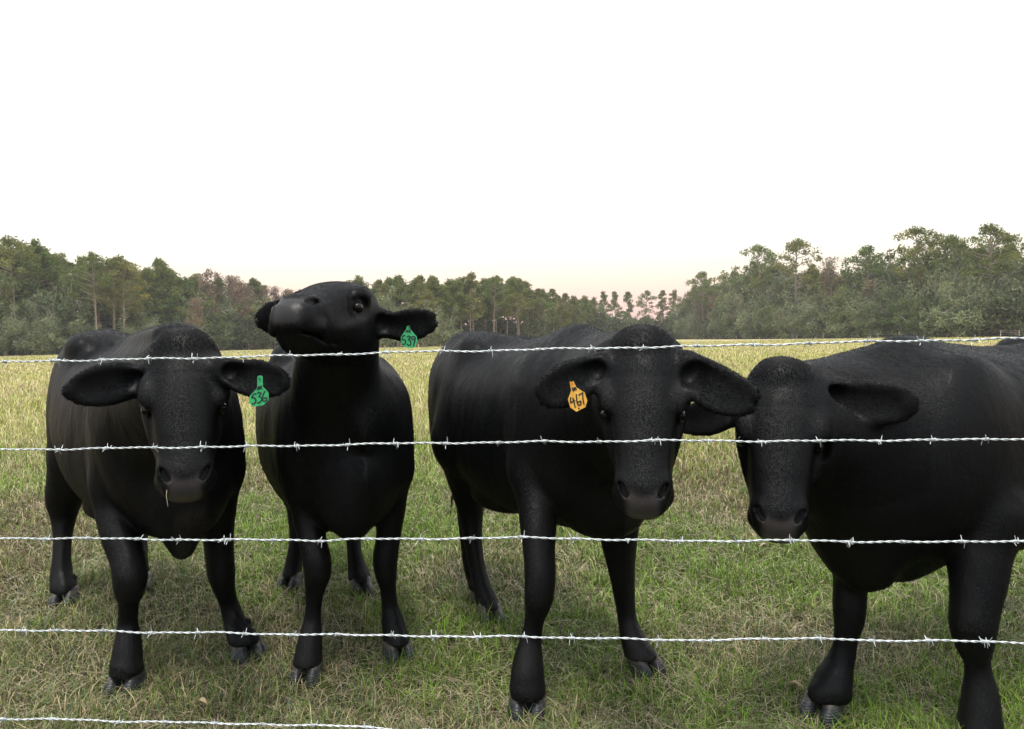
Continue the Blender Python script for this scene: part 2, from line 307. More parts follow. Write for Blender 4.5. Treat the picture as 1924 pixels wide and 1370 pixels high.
    # the soles end where the hooves begin
    zz = (S.lo[2]+np.arange(S.n[2])*S.h).astype(np.float32); S.D = np.maximum(S.D, (.070-zz)[None, None, :])
    return S, F, yaw, M, (W, Vv, H, A, sc)
# ------------------------------------------------------------------ camera, sky, sun, exposure
cam = bpy.data.objects.new('camera', bpy.data.cameras.new('camera')); COL.objects.link(cam); SC.camera = cam
cam.data.sensor_fit = 'HORIZONTAL'; cam.data.sensor_width = 36.0; cam.data.lens = 36.0*FPX/1924.0
cam.data.clip_start = .05; cam.data.clip_end = 6000
cam.matrix_world = Matrix(((CR[0], CU[0], -CF[0], CAM[0]), (CR[1], CU[1], -CF[1], CAM[1]), (CR[2], CU[2], -CF[2], CAM[2]), (0, 0, 0, 1)))
SUN_EL, SUN_AZ = math.radians(73), math.radians(185)     # azimuth measured from +Y towards +X
w = bpy.data.worlds.new('World'); SC.world = w; w.use_nodes = True; nt = w.node_tree; nt.nodes.clear()
def N(t, **k):
    n = nt.nodes.new(t)
    for a, v in k.items(): setattr(n, a, v)
    return n
sky = N('ShaderNodeTexSky', sky_type='NISHITA', sun_disc=False, sun_elevation=SUN_EL, sun_rotation=SUN_AZ, air_density=1.0, dust_density=3.0, ozone_density=1.0)
hs = N('ShaderNodeHueSaturation'); hs.inputs['Saturation'].default_value = .32
nt.links.new(sky.outputs[0], hs.inputs['Color'])
tc = N('ShaderNodeTexCoord'); sp = N('ShaderNodeSeparateXYZ'); nt.links.new(tc.outputs['Generated'], sp.inputs[0])
cr = N('ShaderNodeValToRGB'); nt.links.new(sp.outputs['Z'], cr.inputs[0])     # the pink and yellow band of dusk above the trees
e = cr.color_ramp.elements
stops = [(0.0, (.80, .52, .50)), (.045, (1.0, .66, .57)), (.070, (1.0, .79, .63)), (.105, (1.02, .96, .80)), (.18, (1.25, 1.22, 1.15)), (.40, (1.35, 1.36, 1.38)), (1.0, (1.2, 1.25, 1.35))]
while len(e) < len(stops): e.new(.5)
for el, (p, c_) in zip(e, stops): el.position = p; el.color = (*c_, 1)
mx = N('ShaderNodeMix', data_type='RGBA', blend_type='MIX'); mx.inputs['Factor'].default_value = .72
sc1 = N('ShaderNodeVectorMath', operation='SCALE'); sc1.inputs['Scale'].default_value = 10.0
nt.links.new(cr.outputs[0], sc1.inputs[0]); nt.links.new(hs.outputs[0], mx.inputs['A']); nt.links.new(sc1.outputs[0], mx.inputs['B'])
# the afterglow stands ahead; the sky behind the camera is dimmer and bluer
dt = N('ShaderNodeVectorMath', operation='DOT_PRODUCT'); dt.inputs[1].default_value = (-.10, .72, .95); nt.links.new(tc.outputs['Generated'], dt.inputs[0])
ma = N('ShaderNodeMapRange', interpolation_type='SMOOTHSTEP'); ma.inputs['From Min'].default_value = -.75; ma.inputs['From Max'].default_value = .62; nt.links.new(dt.outputs['Value'], ma.inputs['Value'])
dm = N('ShaderNodeMix', data_type='RGBA'); dm.inputs['A'].default_value = (.36, .41, .49, 1); dm.inputs['B'].default_value = (1.0, 1.0, 1.0, 1); nt.links.new(ma.outputs[0], dm.inputs['Factor'])
mm = N('ShaderNodeMix', data_type='RGBA', blend_type='MULTIPLY'); mm.inputs['Factor'].default_value = 1.0; nt.links.new(mx.outputs['Result'], mm.inputs['A']); nt.links.new(dm.outputs['Result'], mm.inputs['B'])
bg = N('ShaderNodeBackground'); bg.inputs['Strength'].default_value = .10
out = N('ShaderNodeOutputWorld'); nt.links.new(mm.outputs['Result'], bg.inputs[0]); nt.links.new(bg.outputs[0], out.inputs[0])
sl = bpy.data.lights.new('sun', 'SUN'); sl.energy = 1.7; sl.angle = math.radians(14); sl.color = (1.0, .95, .86)
so = bpy.data.objects.new('sun', sl); COL.objects.link(so)
sd = Vector((math.sin(SUN_AZ)*math.cos(SUN_EL), math.cos(SUN_AZ)*math.cos(SUN_EL), math.sin(SUN_EL)))
so.rotation_euler = sd.to_track_quat('Z', 'Y').to_euler(); so.location = (0, -5, 12)
SC.view_settings.view_transform = 'Standard'; SC.view_settings.look = 'None'; SC.view_settings.exposure = 0.62; SC.view_settings.gamma = 1.0
SC.render.film_transparent = False
SC.cycles.max_bounces = 5; SC.cycles.diffuse_bounces = 3; SC.cycles.glossy_bounces = 2; SC.cycles.use_denoising = True

# ------------------------------------------------------------------ helpers
def props(o, label=None, cat=None, group=None, kind=None):
    for k, v in (('label', label), ('category', cat), ('group', group), ('kind', kind)):
        if v: o[k] = v
    return o
def empty(name, loc, rz=0.0, parent=None):
    o = bpy.data.objects.new(name, None); COL.objects.link(o); o.location = loc; o.rotation_euler = (0, 0, rz); o.empty_display_size = .2
    if parent: o.parent = parent
    return o
def mesh(name, V, F, mat, parent=None, smooth=True, col=None, attrs=None):
    """V (n,3); F (m,k) array or list of arrays / lists"""
    me = bpy.data.meshes.new(name); V = np.asarray(V, np.float32)
    Fs = F if isinstance(F, list) else [F]; Fs = [np.asarray(f, np.int32) for f in Fs if len(f)]
    me.vertices.add(len(V)); me.vertices.foreach_set('co', V.ravel())
    lt = np.concatenate([np.full(len(f), f.shape[1], np.int32) for f in Fs]); vi = np.concatenate([f.ravel() for f in Fs])
    me.loops.add(len(vi)); me.loops.foreach_set('vertex_index', vi)
    me.polygons.add(len(lt)); me.polygons.foreach_set('loop_start', np.concatenate([[0], np.cumsum(lt)[:-1]]).astype(np.int32))
    me.polygons.foreach_set('use_smooth', np.full(len(lt), smooth))
    if col is not None:
        a = me.color_attributes.new('tint', 'FLOAT_COLOR', 'POINT'); c4 = np.ones((len(V), 4), np.float32); c4[:, :3] = col; a.data.foreach_set('color', c4.ravel())
    for k, v in (attrs or {}).items():
        a = me.attributes.new(k, 'FLOAT', 'POINT'); a.data.foreach_set('value', np.asarray(v, np.float32))
    me.update(calc_edges=True); me.materials.append(mat)
    o = bpy.data.objects.new(name, me); COL.objects.link(o)
    if parent: o.parent = parent
    return o
def twin(o, parent=None):
    c = o.copy(); COL.objects.link(c)
    if parent: c.parent = parent
    return c
def material(name, color=(.5, .5, .5), rough=.6, metal=0.0, spec=.5, fn=None, **kw):
    m = bpy.data.materials.new(name); m.use_nodes = True; t = m.node_tree; b = t.nodes['Principled BSDF']
    b.inputs['Base Color'].default_value = (*color, 1); b.inputs['Roughness'].default_value = rough; b.inputs['Metallic'].default_value = metal
    b.inputs['Specular IOR Level'].default_value = spec
    for k, v in kw.items(): b.inputs[k.replace('_', ' ')].default_value = v
    if fn: fn(t, b)
    return m
def node(t, typ, ins=None, **k):
    n = t.nodes.new(typ)
    for a, v in k.items(): setattr(n, a, v)
    for a, v in (ins or {}).items():
        if hasattr(v, 'is_output') or isinstance(v, bpy.types.NodeSocket): t.links.new(v, n.inputs[a])
        else: n.inputs[a].default_value = v
    return n
def ramp(t, fac, stops):
    n = t.nodes.new('ShaderNodeValToRGB'); t.links.new(fac, n.inputs[0]); e = n.color_ramp.elements
    while len(e) < len(stops): e.new(.5)
    for el, (p, c_) in zip(e, stops): el.position = p; el.color = (*c_, 1)
    return n.outputs[0]
def tube_mesh(P, R, sides=8, close=True):
    """round tube along P"""
    P = np.asarray(P, float); R = np.asarray(R, float)*np.ones(len(P)); T = np.gradient(P, axis=0); T /= np.linalg.norm(T, axis=1)[:, None]+1e-12
    n0 = np.array([0, 0, 1.0]) if abs(T[0, 2]) < .8 else np.array([1.0, 0, 0]); V = []
    for i in range(len(P)):
        n0 = n0-T[i]*(n0@T[i]); n0 /= np.linalg.norm(n0); b = np.cross(T[i], n0)
        a = np.arange(sides)/sides*2*math.pi; V.append(P[i]+R[i]*(np.cos(a)[:, None]*n0+np.sin(a)[:, None]*b))
    V = np.concatenate(V); i = np.arange(len(P)-1)[:, None]*sides; j = np.arange(sides)[None, :]; k = (j+1) % sides
    F = np.stack([i+j, i+k, i+sides+k, i+sides+j], -1).reshape(-1, 4)
    return V, F
def join(parts):
    V, F, o = [], [], 0
    for v, f in parts: V.append(v); F.append(np.asarray(f)+o); o += len(v)
    return np.concatenate(V), np.concatenate(F)
def vnoise(x, y, s, seed=0):
    """smooth value noise in 0..1"""
    x, y = np.asarray(x)/s, np.asarray(y)/s; xi, yi = np.floor(x).astype(int), np.floor(y).astype(int); fx, fy = x-xi, y-yi
    fx = fx*fx*(3-2*fx); fy = fy*fy*(3-2*fy)
    def h(a, b):
        q = (a*374761393+b*668265263+seed*982451653) & 0xffffffff; q = ((q ^ (q >> 13))*1274126177) & 0xffffffff; return ((q ^ (q >> 16)) & 0xffff)/65535.0
    return (h(xi, yi)*(1-fx)+h(xi+1, yi)*fx)*(1-fy)+(h(xi, yi+1)*(1-fx)+h(xi+1, yi+1)*fx)*fy

# ------------------------------------------------------------------ ground and grass
def ground_fn(t, b):
    g = node(t, 'ShaderNodeNewGeometry')
    n1 = node(t, 'ShaderNodeTexNoise', {'Vector': g.outputs['Position'], 'Scale': 1.3, 'Detail': 6.0, 'Roughness': .65})
    n2 = node(t, 'ShaderNodeTexNoise', {'Vector': g.outputs['Position'], 'Scale': 45.0, 'Detail': 5.0, 'Roughness': .75})
    n3 = node(t, 'ShaderNodeTexNoise', {'Vector': g.outputs['Position'], 'Scale': .07, 'Detail': 4.0})
    near = ramp(t, n1.outputs[0], [(.3, (.025, .032, .010)), (.5, (.050, .044, .022)), (.7, (.09, .06, .038))])
    far = ramp(t, n3.outputs[0], [(.3, (.36, .35, .15)), (.5, (.50, .44, .23)), (.7, (.62, .52, .31))])
    s = node(t, 'ShaderNodeSeparateXYZ', {0: g.outputs['Position']})
    mr = node(t, 'ShaderNodeMapRange', {'Value': s.outputs['Y'], 'From Min': 4.5, 'From Max': 14.0})
    m = node(t, 'ShaderNodeMix', {'Factor': mr.outputs[0], 'A': near, 'B': far}, data_type='RGBA')
    m2 = node(t, 'ShaderNodeMix', {'Factor': .8, 'A': m.outputs['Result'], 'B': ramp(t, n2.outputs[0], [(.25, (.25, .22, .18)), (.7, (1.25, 1.2, 1.1))])}, data_type='RGBA', blend_type='MULTIPLY')
    t.links.new(m2.outputs['Result'], b.inputs['Base Color'])
    bm = node(t, 'ShaderNodeBump', {'Height': n2.outputs[0], 'Strength': .8, 'Distance': .03}); t.links.new(bm.outputs[0], b.inputs['Normal'])
M_GROUND = material('pasture_soil_and_thatch', rough=.95, spec=.1, fn=ground_fn)
gx = np.concatenate([[-3000, -1200, -500, -250], np.linspace(-140, 140, 71), [250, 500, 1200, 3000]]); gy = np.concatenate([[-300, -60], np.linspace(-20, 30, 51), np.linspace(34, 400, 60), [600, 1200, 4000]])
GX, GY = np.meshgrid(gx, gy, indexing='ij'); GZ = -.004-.03*vnoise(GX, GY, 1.7, 3)*(np.abs(GX) < 140)*(GY > -20)*(GY < 60)
idx = np.arange(GX.size).reshape(GX.shape); GF = np.stack([idx[:-1, :-1], idx[1:, :-1], idx[1:, 1:], idx[:-1, 1:]], -1).reshape(-1, 4)
props(mesh('ground', np.stack([GX, GY, GZ], -1).reshape(-1, 3), GF, M_GROUND), kind='structure')

def grass_fn(t, b):
    a = node(t, 'ShaderNodeAttribute', attribute_name='tint'); t.links.new(a.outputs['Color'], b.inputs['Base Color'])
    o = t.nodes['Material Output']; tr = node(t, 'ShaderNodeBsdfTranslucent', {'Color': a.outputs['Color']})
    mxs = node(t, 'ShaderNodeMixShader', {0: .22, 1: b.outputs[0], 2: tr.outputs[0]}); t.links.new(mxs.outputs[0], o.inputs['Surface'])
M_GRASS = material('grass_blades', rough=.55, spec=.35, fn=grass_fn)
def blades(n, y0, y1, kind):
    """blades whose number falls with the square of the distance; seeded uniformly in 1/y..."""
    u = RNG.random(n); Y = y0*(y1/y0)**u if kind != 'near' else y0*(y1/y0)**u
    X = (RNG.random(n)*2-1)*(.80*Y+1.0)
    cl = vnoise(X, Y, .22, 1)*.6+vnoise(X, Y, .08, 2)*.4; pt = vnoise(X, Y, 1.1, 5); big = vnoise(X, Y, 6.0+0*Y, 8)
    far = np.clip((Y+2.2*(vnoise(X, Y, 1.6, 11)-.5)-6.4)/4.6, 0, 1)        # trodden short grass by the fence, tall hay beyond the cattle
    dist = np.maximum(Y, 2.5)
    if kind == 'straw':
        L = RNG.uniform(.05, .19, n)*(1+.5*far); H = RNG.uniform(.004, .035, n); W = .0016+.0008*dist*RNG.uniform(.5, 1, n)*.55
        lean = L; 
    else:
        L = (.040+.095*cl)*(1-far)*RNG.uniform(.5, 1.35, n)+far*(.11+.26*cl*cl+.06*big)*RNG.uniform(.5, 1.2, n)
        W = .0031*(1-far)+.0030*far+.00075*np.maximum(dist-3, 0)*RNG.uniform(.6, 1.2, n)
        lean = L*RNG.uniform(.15, 1.15, n)*(1-.45*far); H = L*RNG.uniform(.45, 1.0, n)
    az = RNG.random(n)*2*math.pi; D = np.stack([np.cos(az), np.sin(az)], 1); az2 = az+math.pi/2+RNG.normal(0, .5, n); Sd = np.stack([np.cos(az2), np.sin(az2)], 1)
    z0 = RNG.uniform(0, .02, n) if kind == 'straw' else -.02*np.ones(n)
    P = np.zeros((n, 5, 3)); wv = np.concatenate([Sd*W[:, None]/2, np.zeros((n, 1))], 1)
    b0 = np.stack([X, Y, z0], 1); b1 = np.stack([X+D[:, 0]*lean*.38, Y+D[:, 1]*lean*.38, z0+H*.72], 1); b2 = np.stack([X+D[:, 0]*lean, Y+D[:, 1]*lean, z0+H*(1.0 if kind != 'straw' else .6)], 1)
    P[:, 0] = b0-wv; P[:, 1] = b0+wv; P[:, 2] = b1+wv*.8; P[:, 3] = b1-wv*.8; P[:, 4] = b2
    green = np.array([.135, .230, .030]); olive = np.array([.240, .280, .070]); tan = np.array([.58, .47, .28]); lush = np.array([.22, .38, .04]); gold = np.array([.72, .60, .36]); yg = np.array([.46, .47, .15]); blue = np.array([.19, .27, .14]); brown = np.array([.17, .11, .06])
    r = RNG.random(n)[:, None]; p = pt[:, None]; q = RNG.random(n)[:, None]
    c = np.where(r < .32+.35*(1-p), np.where(q < .25, blue, green), olive); c = np.where((r > .70) & (p > .30), tan*.95, c); c = np.where((p < .42) & (q < .45), lush, c); c = np.where((p > .62) & (q < .35), brown*1.1, c)
    cf = np.where(r < .45+.5*(big[:, None]-.5), yg, gold); cf = np.where(q < .14+.42*np.clip((11.5-Y)/4.5, 0, 1)[:, None], np.where(r < .5, lush*1.25, olive*1.5), cf)
    f_ = (RNG.random(n) < far)[:, None]; c = np.where(f_, cf, c)
    if kind == 'straw': c = np.where(q < .75, np.array([.58, .50, .34]), np.array([.30, .23, .14]))*(1+.3*f_)
    c = c*(.35+1.25*RNG.random((n, 1))**1.3)
    c = c*(.84+.09*far[:, None])
    col = np.repeat(c[:, None, :], 5, 1)*np.array([.65, .65, 1.05, 1.05, 1.4])[None, :, None]  # shade at the root and light at the tip painted into each blade
    i = np.arange(n)[:, None]*5
    return P.reshape(-1, 3), i+np.array([0, 1, 2, 3]), i+np.array([3, 2, 4]), col.reshape(-1, 3)
QUICK = False
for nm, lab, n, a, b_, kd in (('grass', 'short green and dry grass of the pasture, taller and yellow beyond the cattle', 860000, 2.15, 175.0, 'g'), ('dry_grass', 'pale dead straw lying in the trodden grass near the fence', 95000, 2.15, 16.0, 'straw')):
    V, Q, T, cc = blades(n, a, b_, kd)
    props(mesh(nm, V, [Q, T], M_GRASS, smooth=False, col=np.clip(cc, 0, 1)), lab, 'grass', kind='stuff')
# ------------------------------------------------------------------ trees round the pasture
def bark_fn(c1, c2):
    def f(t, b):
        g = node(t, 'ShaderNodeTexCoord'); m = node(t, 'ShaderNodeMapping', {'Vector': g.outputs['Object'], 'Scale': (3, 3, .6)})
        n = node(t, 'ShaderNodeTexNoise', {'Vector': m.outputs[0], 'Scale': 2.0, 'Detail': 5.0}); t.links.new(ramp(t, n.outputs[0], [(.3, c1), (.7, c2)]), b.inputs['Base Color'])
    return f
M_BARK = material('pine_bark', rough=.9, spec=.1, fn=bark_fn((.17, .13, .10), (.38, .31, .25)))
M_PALE = material('pale_bark', rough=.9, spec=.1, fn=bark_fn((.22, .20, .17), (.42, .38, .32)))
def leaf_mat(name, base, var, tr=.25):
    def f(t, b):
        oi = node(t, 'ShaderNodeObjectInfo'); a = node(t, 'ShaderNodeAttribute', attribute_name='tint')
        m = node(t, 'ShaderNodeMix', {'Factor': oi.outputs['Random'], 'A': (*base, 1), 'B': (*var, 1)}, data_type='RGBA')
        m2 = node(t, 'ShaderNodeMix', {'Factor': 1.0, 'A': m.outputs['Result'], 'B': a.outputs['Color']}, data_type='RGBA', blend_type='MULTIPLY'); t.links.new(m2.outputs['Result'], b.inputs['Base Color'])
        o = t.nodes['Material Output']; t2 = node(t, 'ShaderNodeBsdfTranslucent', {'Color': m2.outputs['Result']})
        ms = node(t, 'ShaderNodeMixShader', {0: tr, 1: b.outputs[0], 2: t2.outputs[0]}); t.links.new(ms.outputs[0], o.inputs['Surface'])
    return material(name, rough=.7, spec=.2, fn=f)
M_LEAF = {'pine': leaf_mat('pine_needles', (.115, .165, .038), (.190, .185, .052)), 'oak': leaf_mat('oak_leaves', (.105, .150, .052), (.165, .190, .070)),
          'moss': leaf_mat('mossy_foliage', (.155, .195, .095), (.210, .230, .125)), 'bare': leaf_mat('bare_twigs', (.25, .155, .110), (.19, .15, .095), .1), 'bush': leaf_mat('bush_leaves', (.055, .070, .030), (.09, .10, .04))}
def crown(C, rad, per, size, seed, flat=.75, droop=0.0):
    """leaf clumps: C centres (k,3), rad (k,), many small leaf faces around each"""
    r = np.random.default_rng(seed); k = len(C); n = k*per; ci = np.repeat(np.arange(k), per)
    d = r.normal(size=(n, 3)); d /= np.linalg.norm(d, axis=1)[:, None]; rr = r.random(n)**.45
    P = C[ci]+d*(rad[ci]*rr)[:, None]*np.array([1, 1, flat]); P[:, 2] -= droop*r.random(n)**2
    a = r.normal(size=(n, 3)); a /= np.linalg.norm(a, axis=1)[:, None]; b = np.cross(a, r.normal(size=(n, 3))); b /= np.linalg.norm(b, axis=1)[:, None]
    s = size*r.uniform(.5, 1.3, n); 
    V = np.stack([P-a*s[:, None], P+b*(s*.45)[:, None], P+a*s[:, None], P-b*(s*.45)[:, None]], 1).reshape(-1, 3)
    F = np.arange(n)[:, None]*4+np.arange(4); shade = (.72+.56*r.random(k))[ci]*r.uniform(.8, 1.2, n); hue = r.normal(0, .06, k)[ci]
    c = np.stack([shade*(1+hue), shade, shade*(1-hue*.6)], 1); return V, F, np.repeat(c, 4, 0)
def limbs(pts_list, sides=5): return join([tube_mesh(p, r, sides) for p, r in pts_list])
def bent(a, b, sag, n=5, rs=None):
    t = np.linspace(0, 1, n)[:, None]; p = np.array(a)*(1-t)+np.array(b)*t; p[:, 2] += sag*np.sin(t[:, 0]*math.pi); 
    if rs is not None: p[1:-1] += rs.normal(0, .04*np.linalg.norm(np.array(b)-np.array(a)), (n-2, 3))
    return p
PROTO = {}
def proto(key, kind, H, seed):
    r = np.random.default_rng(seed); L = []; C = []; R = []
    lean = r.normal(0, .35, 2)
    def tp(z): q = z/H; return np.array([lean[0]*q*q*2, lean[1]*q*q*2, z])
    if kind in ('pine', 'openpine', 'smallpine'):
        zb = {'pine': .42, 'openpine': .50, 'smallpine': .30}[kind]*H; wmax = {'pine': 3.7, 'openpine': 4.9, 'smallpine': 2.6}[kind]
        zz = np.linspace(0, H*.96, 10); L.append((np.array([tp(z) for z in zz]), np.linspace(.30, .05, 10)))
        nb = {'pine': 44, 'openpine': 34, 'smallpine': 30}[kind]
        for i in range(nb):
            t = (i+r.random())/nb; z = zb+(H-zb)*t; prof = math.sin(math.pi*min(1, .22+.80*t))**.7; az = r.random()*6.28
            ln = wmax*prof*r.uniform(.55, 1.1); e = tp(z)+np.array([math.cos(az)*ln, math.sin(az)*ln, ln*r.uniform(.05, .45)])
            L.append((bent(tp(z-.3), e, .1, 4, r), np.linspace(.10, .025, 4)))
            for f in ((1.0, .62) if kind != 'openpine' else (1.0,)):
                C.append(tp(z)*(1-f)+e*f+r.normal(0, .25, 3)); R.append(r.uniform(.85, 1.5)*(1.15 if kind == 'openpine' else 1.0)*(.8 if kind == 'smallpine' else 1))
        C.append(tp(H*.97)); R.append(.9)
        for _ in range(7):
            z = r.uniform(.2, .45)*H; az = r.random()*6.28; L.append((bent(tp(z), tp(z)+np.array([math.cos(az)*1.3, math.sin(az)*1.3, .2]), 0, 3), np.array([.05, .03, .012])))
        per, size, mat, flat, dr, bark = (85 if kind != 'smallpine' else 60), .27, 'pine', .66, 0, M_BARK
    elif kind in ('oak', 'mossoak'):
        zf = H*r.uniform(.16, .24); zz = np.linspace(0, zf, 4); L.append((np.array([tp(z) for z in zz]), np.linspace(.45, .36, 4))); W = H*.42
        for i in range(13):
            az = i/13*6.28*2.4+r.normal(0, .3); el = r.uniform(.15, 1.4); ln = (W if el < .8 else H*.72)*r.uniform(.7, 1.0)
            e = tp(zf)+np.array([math.cos(az)*math.cos(el)*ln, math.sin(az)*math.cos(el)*ln, max(.0, math.sin(el))*ln*.98+.5]); e[2] = min(e[2], H*.95)
            b = bent(tp(zf*r.uniform(.8, 1)), e, H*.05, 6, r); L.append((b, np.linspace(.22, .04, 6)))
            for f in np.linspace(.4, 1.0, 4):
                q = b[int(f*5)]; C.append(q+r.normal(0, .7, 3)); R.append(r.uniform(1.0, 1.9))
                s = q+r.normal(0, 1.5, 3); L.append((np.array([q, (q+s)/2+r.normal(0, .15, 3), s]), np.array([.06, .04, .015]))); C.append(s); R.append(r.uniform(.8, 1.4))
        for i in range(26):      # low skirts
            az = r.random()*6.28; ln = W*r.uniform(.45, .95); C.append(np.array([math.cos(az)*ln, math.sin(az)*ln, H*r.uniform(.10, .5)])); R.append(r.uniform(.9, 1.6))
        per, size, mat, flat, dr, bark = 62, .28, ('moss' if kind == 'mossoak' else 'oak'), .8, (1.3 if kind == 'mossoak' else .3), M_PALE
    elif kind == 'bare':
        zz = np.linspace(0, H*.9, 8); L.append((np.array([tp(z) for z in zz]), np.linspace(.22, .04, 8)))
        for i in range(46):
            t = r.random(); z = H*(.35+.6*t); az = r.random()*6.28; ln = 2.6*(1-.6*t)*r.uniform(.6, 1.1); e = tp(z)+np.array([math.cos(az)*ln, math.sin(az)*ln, ln*r.uniform(.5, 1.1)])
            L.append((bent(tp(z), e, .1, 4, r), np.linspace(.07, .015, 4)))
            for f in (.6, 1.0): C.append(tp(z)*(1-f)+e*f+r.normal(0, .2, 3)); R.append(r.uniform(.6, 1.0))
        per, size, mat, flat, dr, bark = 26, .20, 'bare', 1.0, 0, M_PALE
    elif kind == 'snag':
        zz = np.linspace(0, H, 9); L.append((np.array([tp(z) for z in zz])+r.normal(0, .05, (9, 3)), np.array([.42, .36, .33, .30, .30, .24, .22, .12, .03])))
        for i in range(6):
            z = H*r.uniform(.4, .9); az = r.random()*6.28; ln = r.uniform(.6, 1.6); L.append((bent(tp(z), tp(z)+np.array([math.cos(az)*ln, math.sin(az)*ln, ln*.6]), 0, 3), np.array([.08, .05, .015])))
        bark = M_PALE
    elif kind == 'bush':
        L.append((np.array([[0, 0, 0], [.1, 0, H*.3], [0, .1, H*.6]]), np.array([.12, .08, .04])))
        for i in range(34):
            az = r.random()*6.28; ln = 2.3*r.random()**.5; C.append(np.array([math.cos(az)*ln, math.sin(az)*ln, H*r.uniform(.08, .85)*(1-.12*ln)])); R.append(r.uniform(.6, 1.1))
            if i < 8: L.append((np.array([[0, 0, .2], C[-1]*.6, C[-1]]), np.array([.07, .04, .02])))
        per, size, mat, flat, dr, bark = 42, .22, 'bush', .8, 0, M_BARK
    V, F = limbs(L); tk = mesh('trunk', V, F, bark)
    cw = None
    if C:
        V, F, cc = crown(np.array(C), np.array(R), per, size, seed+50, flat, dr); cw = mesh('crown', V, F, M_LEAF[mat], smooth=False, col=cc)
    PROTO.setdefault(key, []).append((tk, cw, H))
for i in range(4): proto('pine', 'pine', 20.0, 10+i)
for i in range(3): proto('openpine', 'openpine', 20.0, 20+i)
for i in range(3): proto('smallpine', 'smallpine', 18.0, 30+i)
for i in range(3): proto('oak', 'oak', 13.0, 40+i)
for i in range(3): proto('mossoak', 'mossoak', 13.0, 50+i)
for i in range(2): proto('bare', 'bare', 15.0, 60+i)
for i in range(3): proto('bush', 'bush', 4.0, 70+i)
proto('snag', 'snag', 13.0, 80)
USED = set()
def hor(x): return 638.0-(x-CX)*math.tan(ROLL)
def place_tree(kind, x, top, d, label, group=None, wide=1.0, v=None, dark=None):
    vs = PROTO[kind]; k = (v if v is not None else int(RNG.integers(len(vs)))) % len(vs); tk, cw, H0 = vs[k]
    P = J(x, hor(x), d); h = (hor(x)-top)*d/FPX+CAM[2]; s = h/H0
    name = {'pine': 'pine_tree', 'openpine': 'pine_tree', 'smallpine': 'pine_tree', 'oak': 'oak_tree', 'mossoak': 'oak_tree', 'bare': 'bare_tree', 'snag': 'dead_tree', 'bush': 'bush'}[kind]
    e = empty(name, (P[0], P[1], 0), RNG.random()*6.28); ws = wide*(s**.7 if kind != 'bush' else s); e.scale = (ws, ws, s)
    first = (kind, k) not in USED; USED.add((kind, k))
    for o in (tk, cw):
        if o is None: continue
        c = o if first else twin(o); c.parent = e
    props(e, label, 'bush' if kind == 'bush' else 'tree', group)
DX = [(-250, 175), (0, 165), (250, 185), (500, 215), (800, 185), (1000, 225), (1130, 300), (1290, 320), (1400, 245), (1600, 190), (1900, 150), (2200, 140)]
TOPS = [(-250, 470), (0, 455), (30, 455), (75, 470), (105, 474), (130, 502), (175, 482), (215, 490), (250, 495), (280, 512), (330, 512), (380, 512), (420, 520), (480, 530), (520, 538), (560, 545), (620, 540), (670, 528), (720, 525), (760, 520), (840, 515), (900, 520), (960, 522), (1000, 533), (1050, 545), (1080, 555), (1110, 562), (1130, 590), (1275, 590), (1300, 540), (1320, 515), (1350, 522), (1400, 492), (1430, 475), (1460, 490), (1530, 500), (1565, 502), (1600, 500), (1630, 475), (1670, 490), (1725, 445), (1780, 455), (1850, 438), (1900, 440), (2200, 440)]
def lerp(tab, x): return float(np.interp(x, [a for a, _ in tab], [b for _, b in tab]))
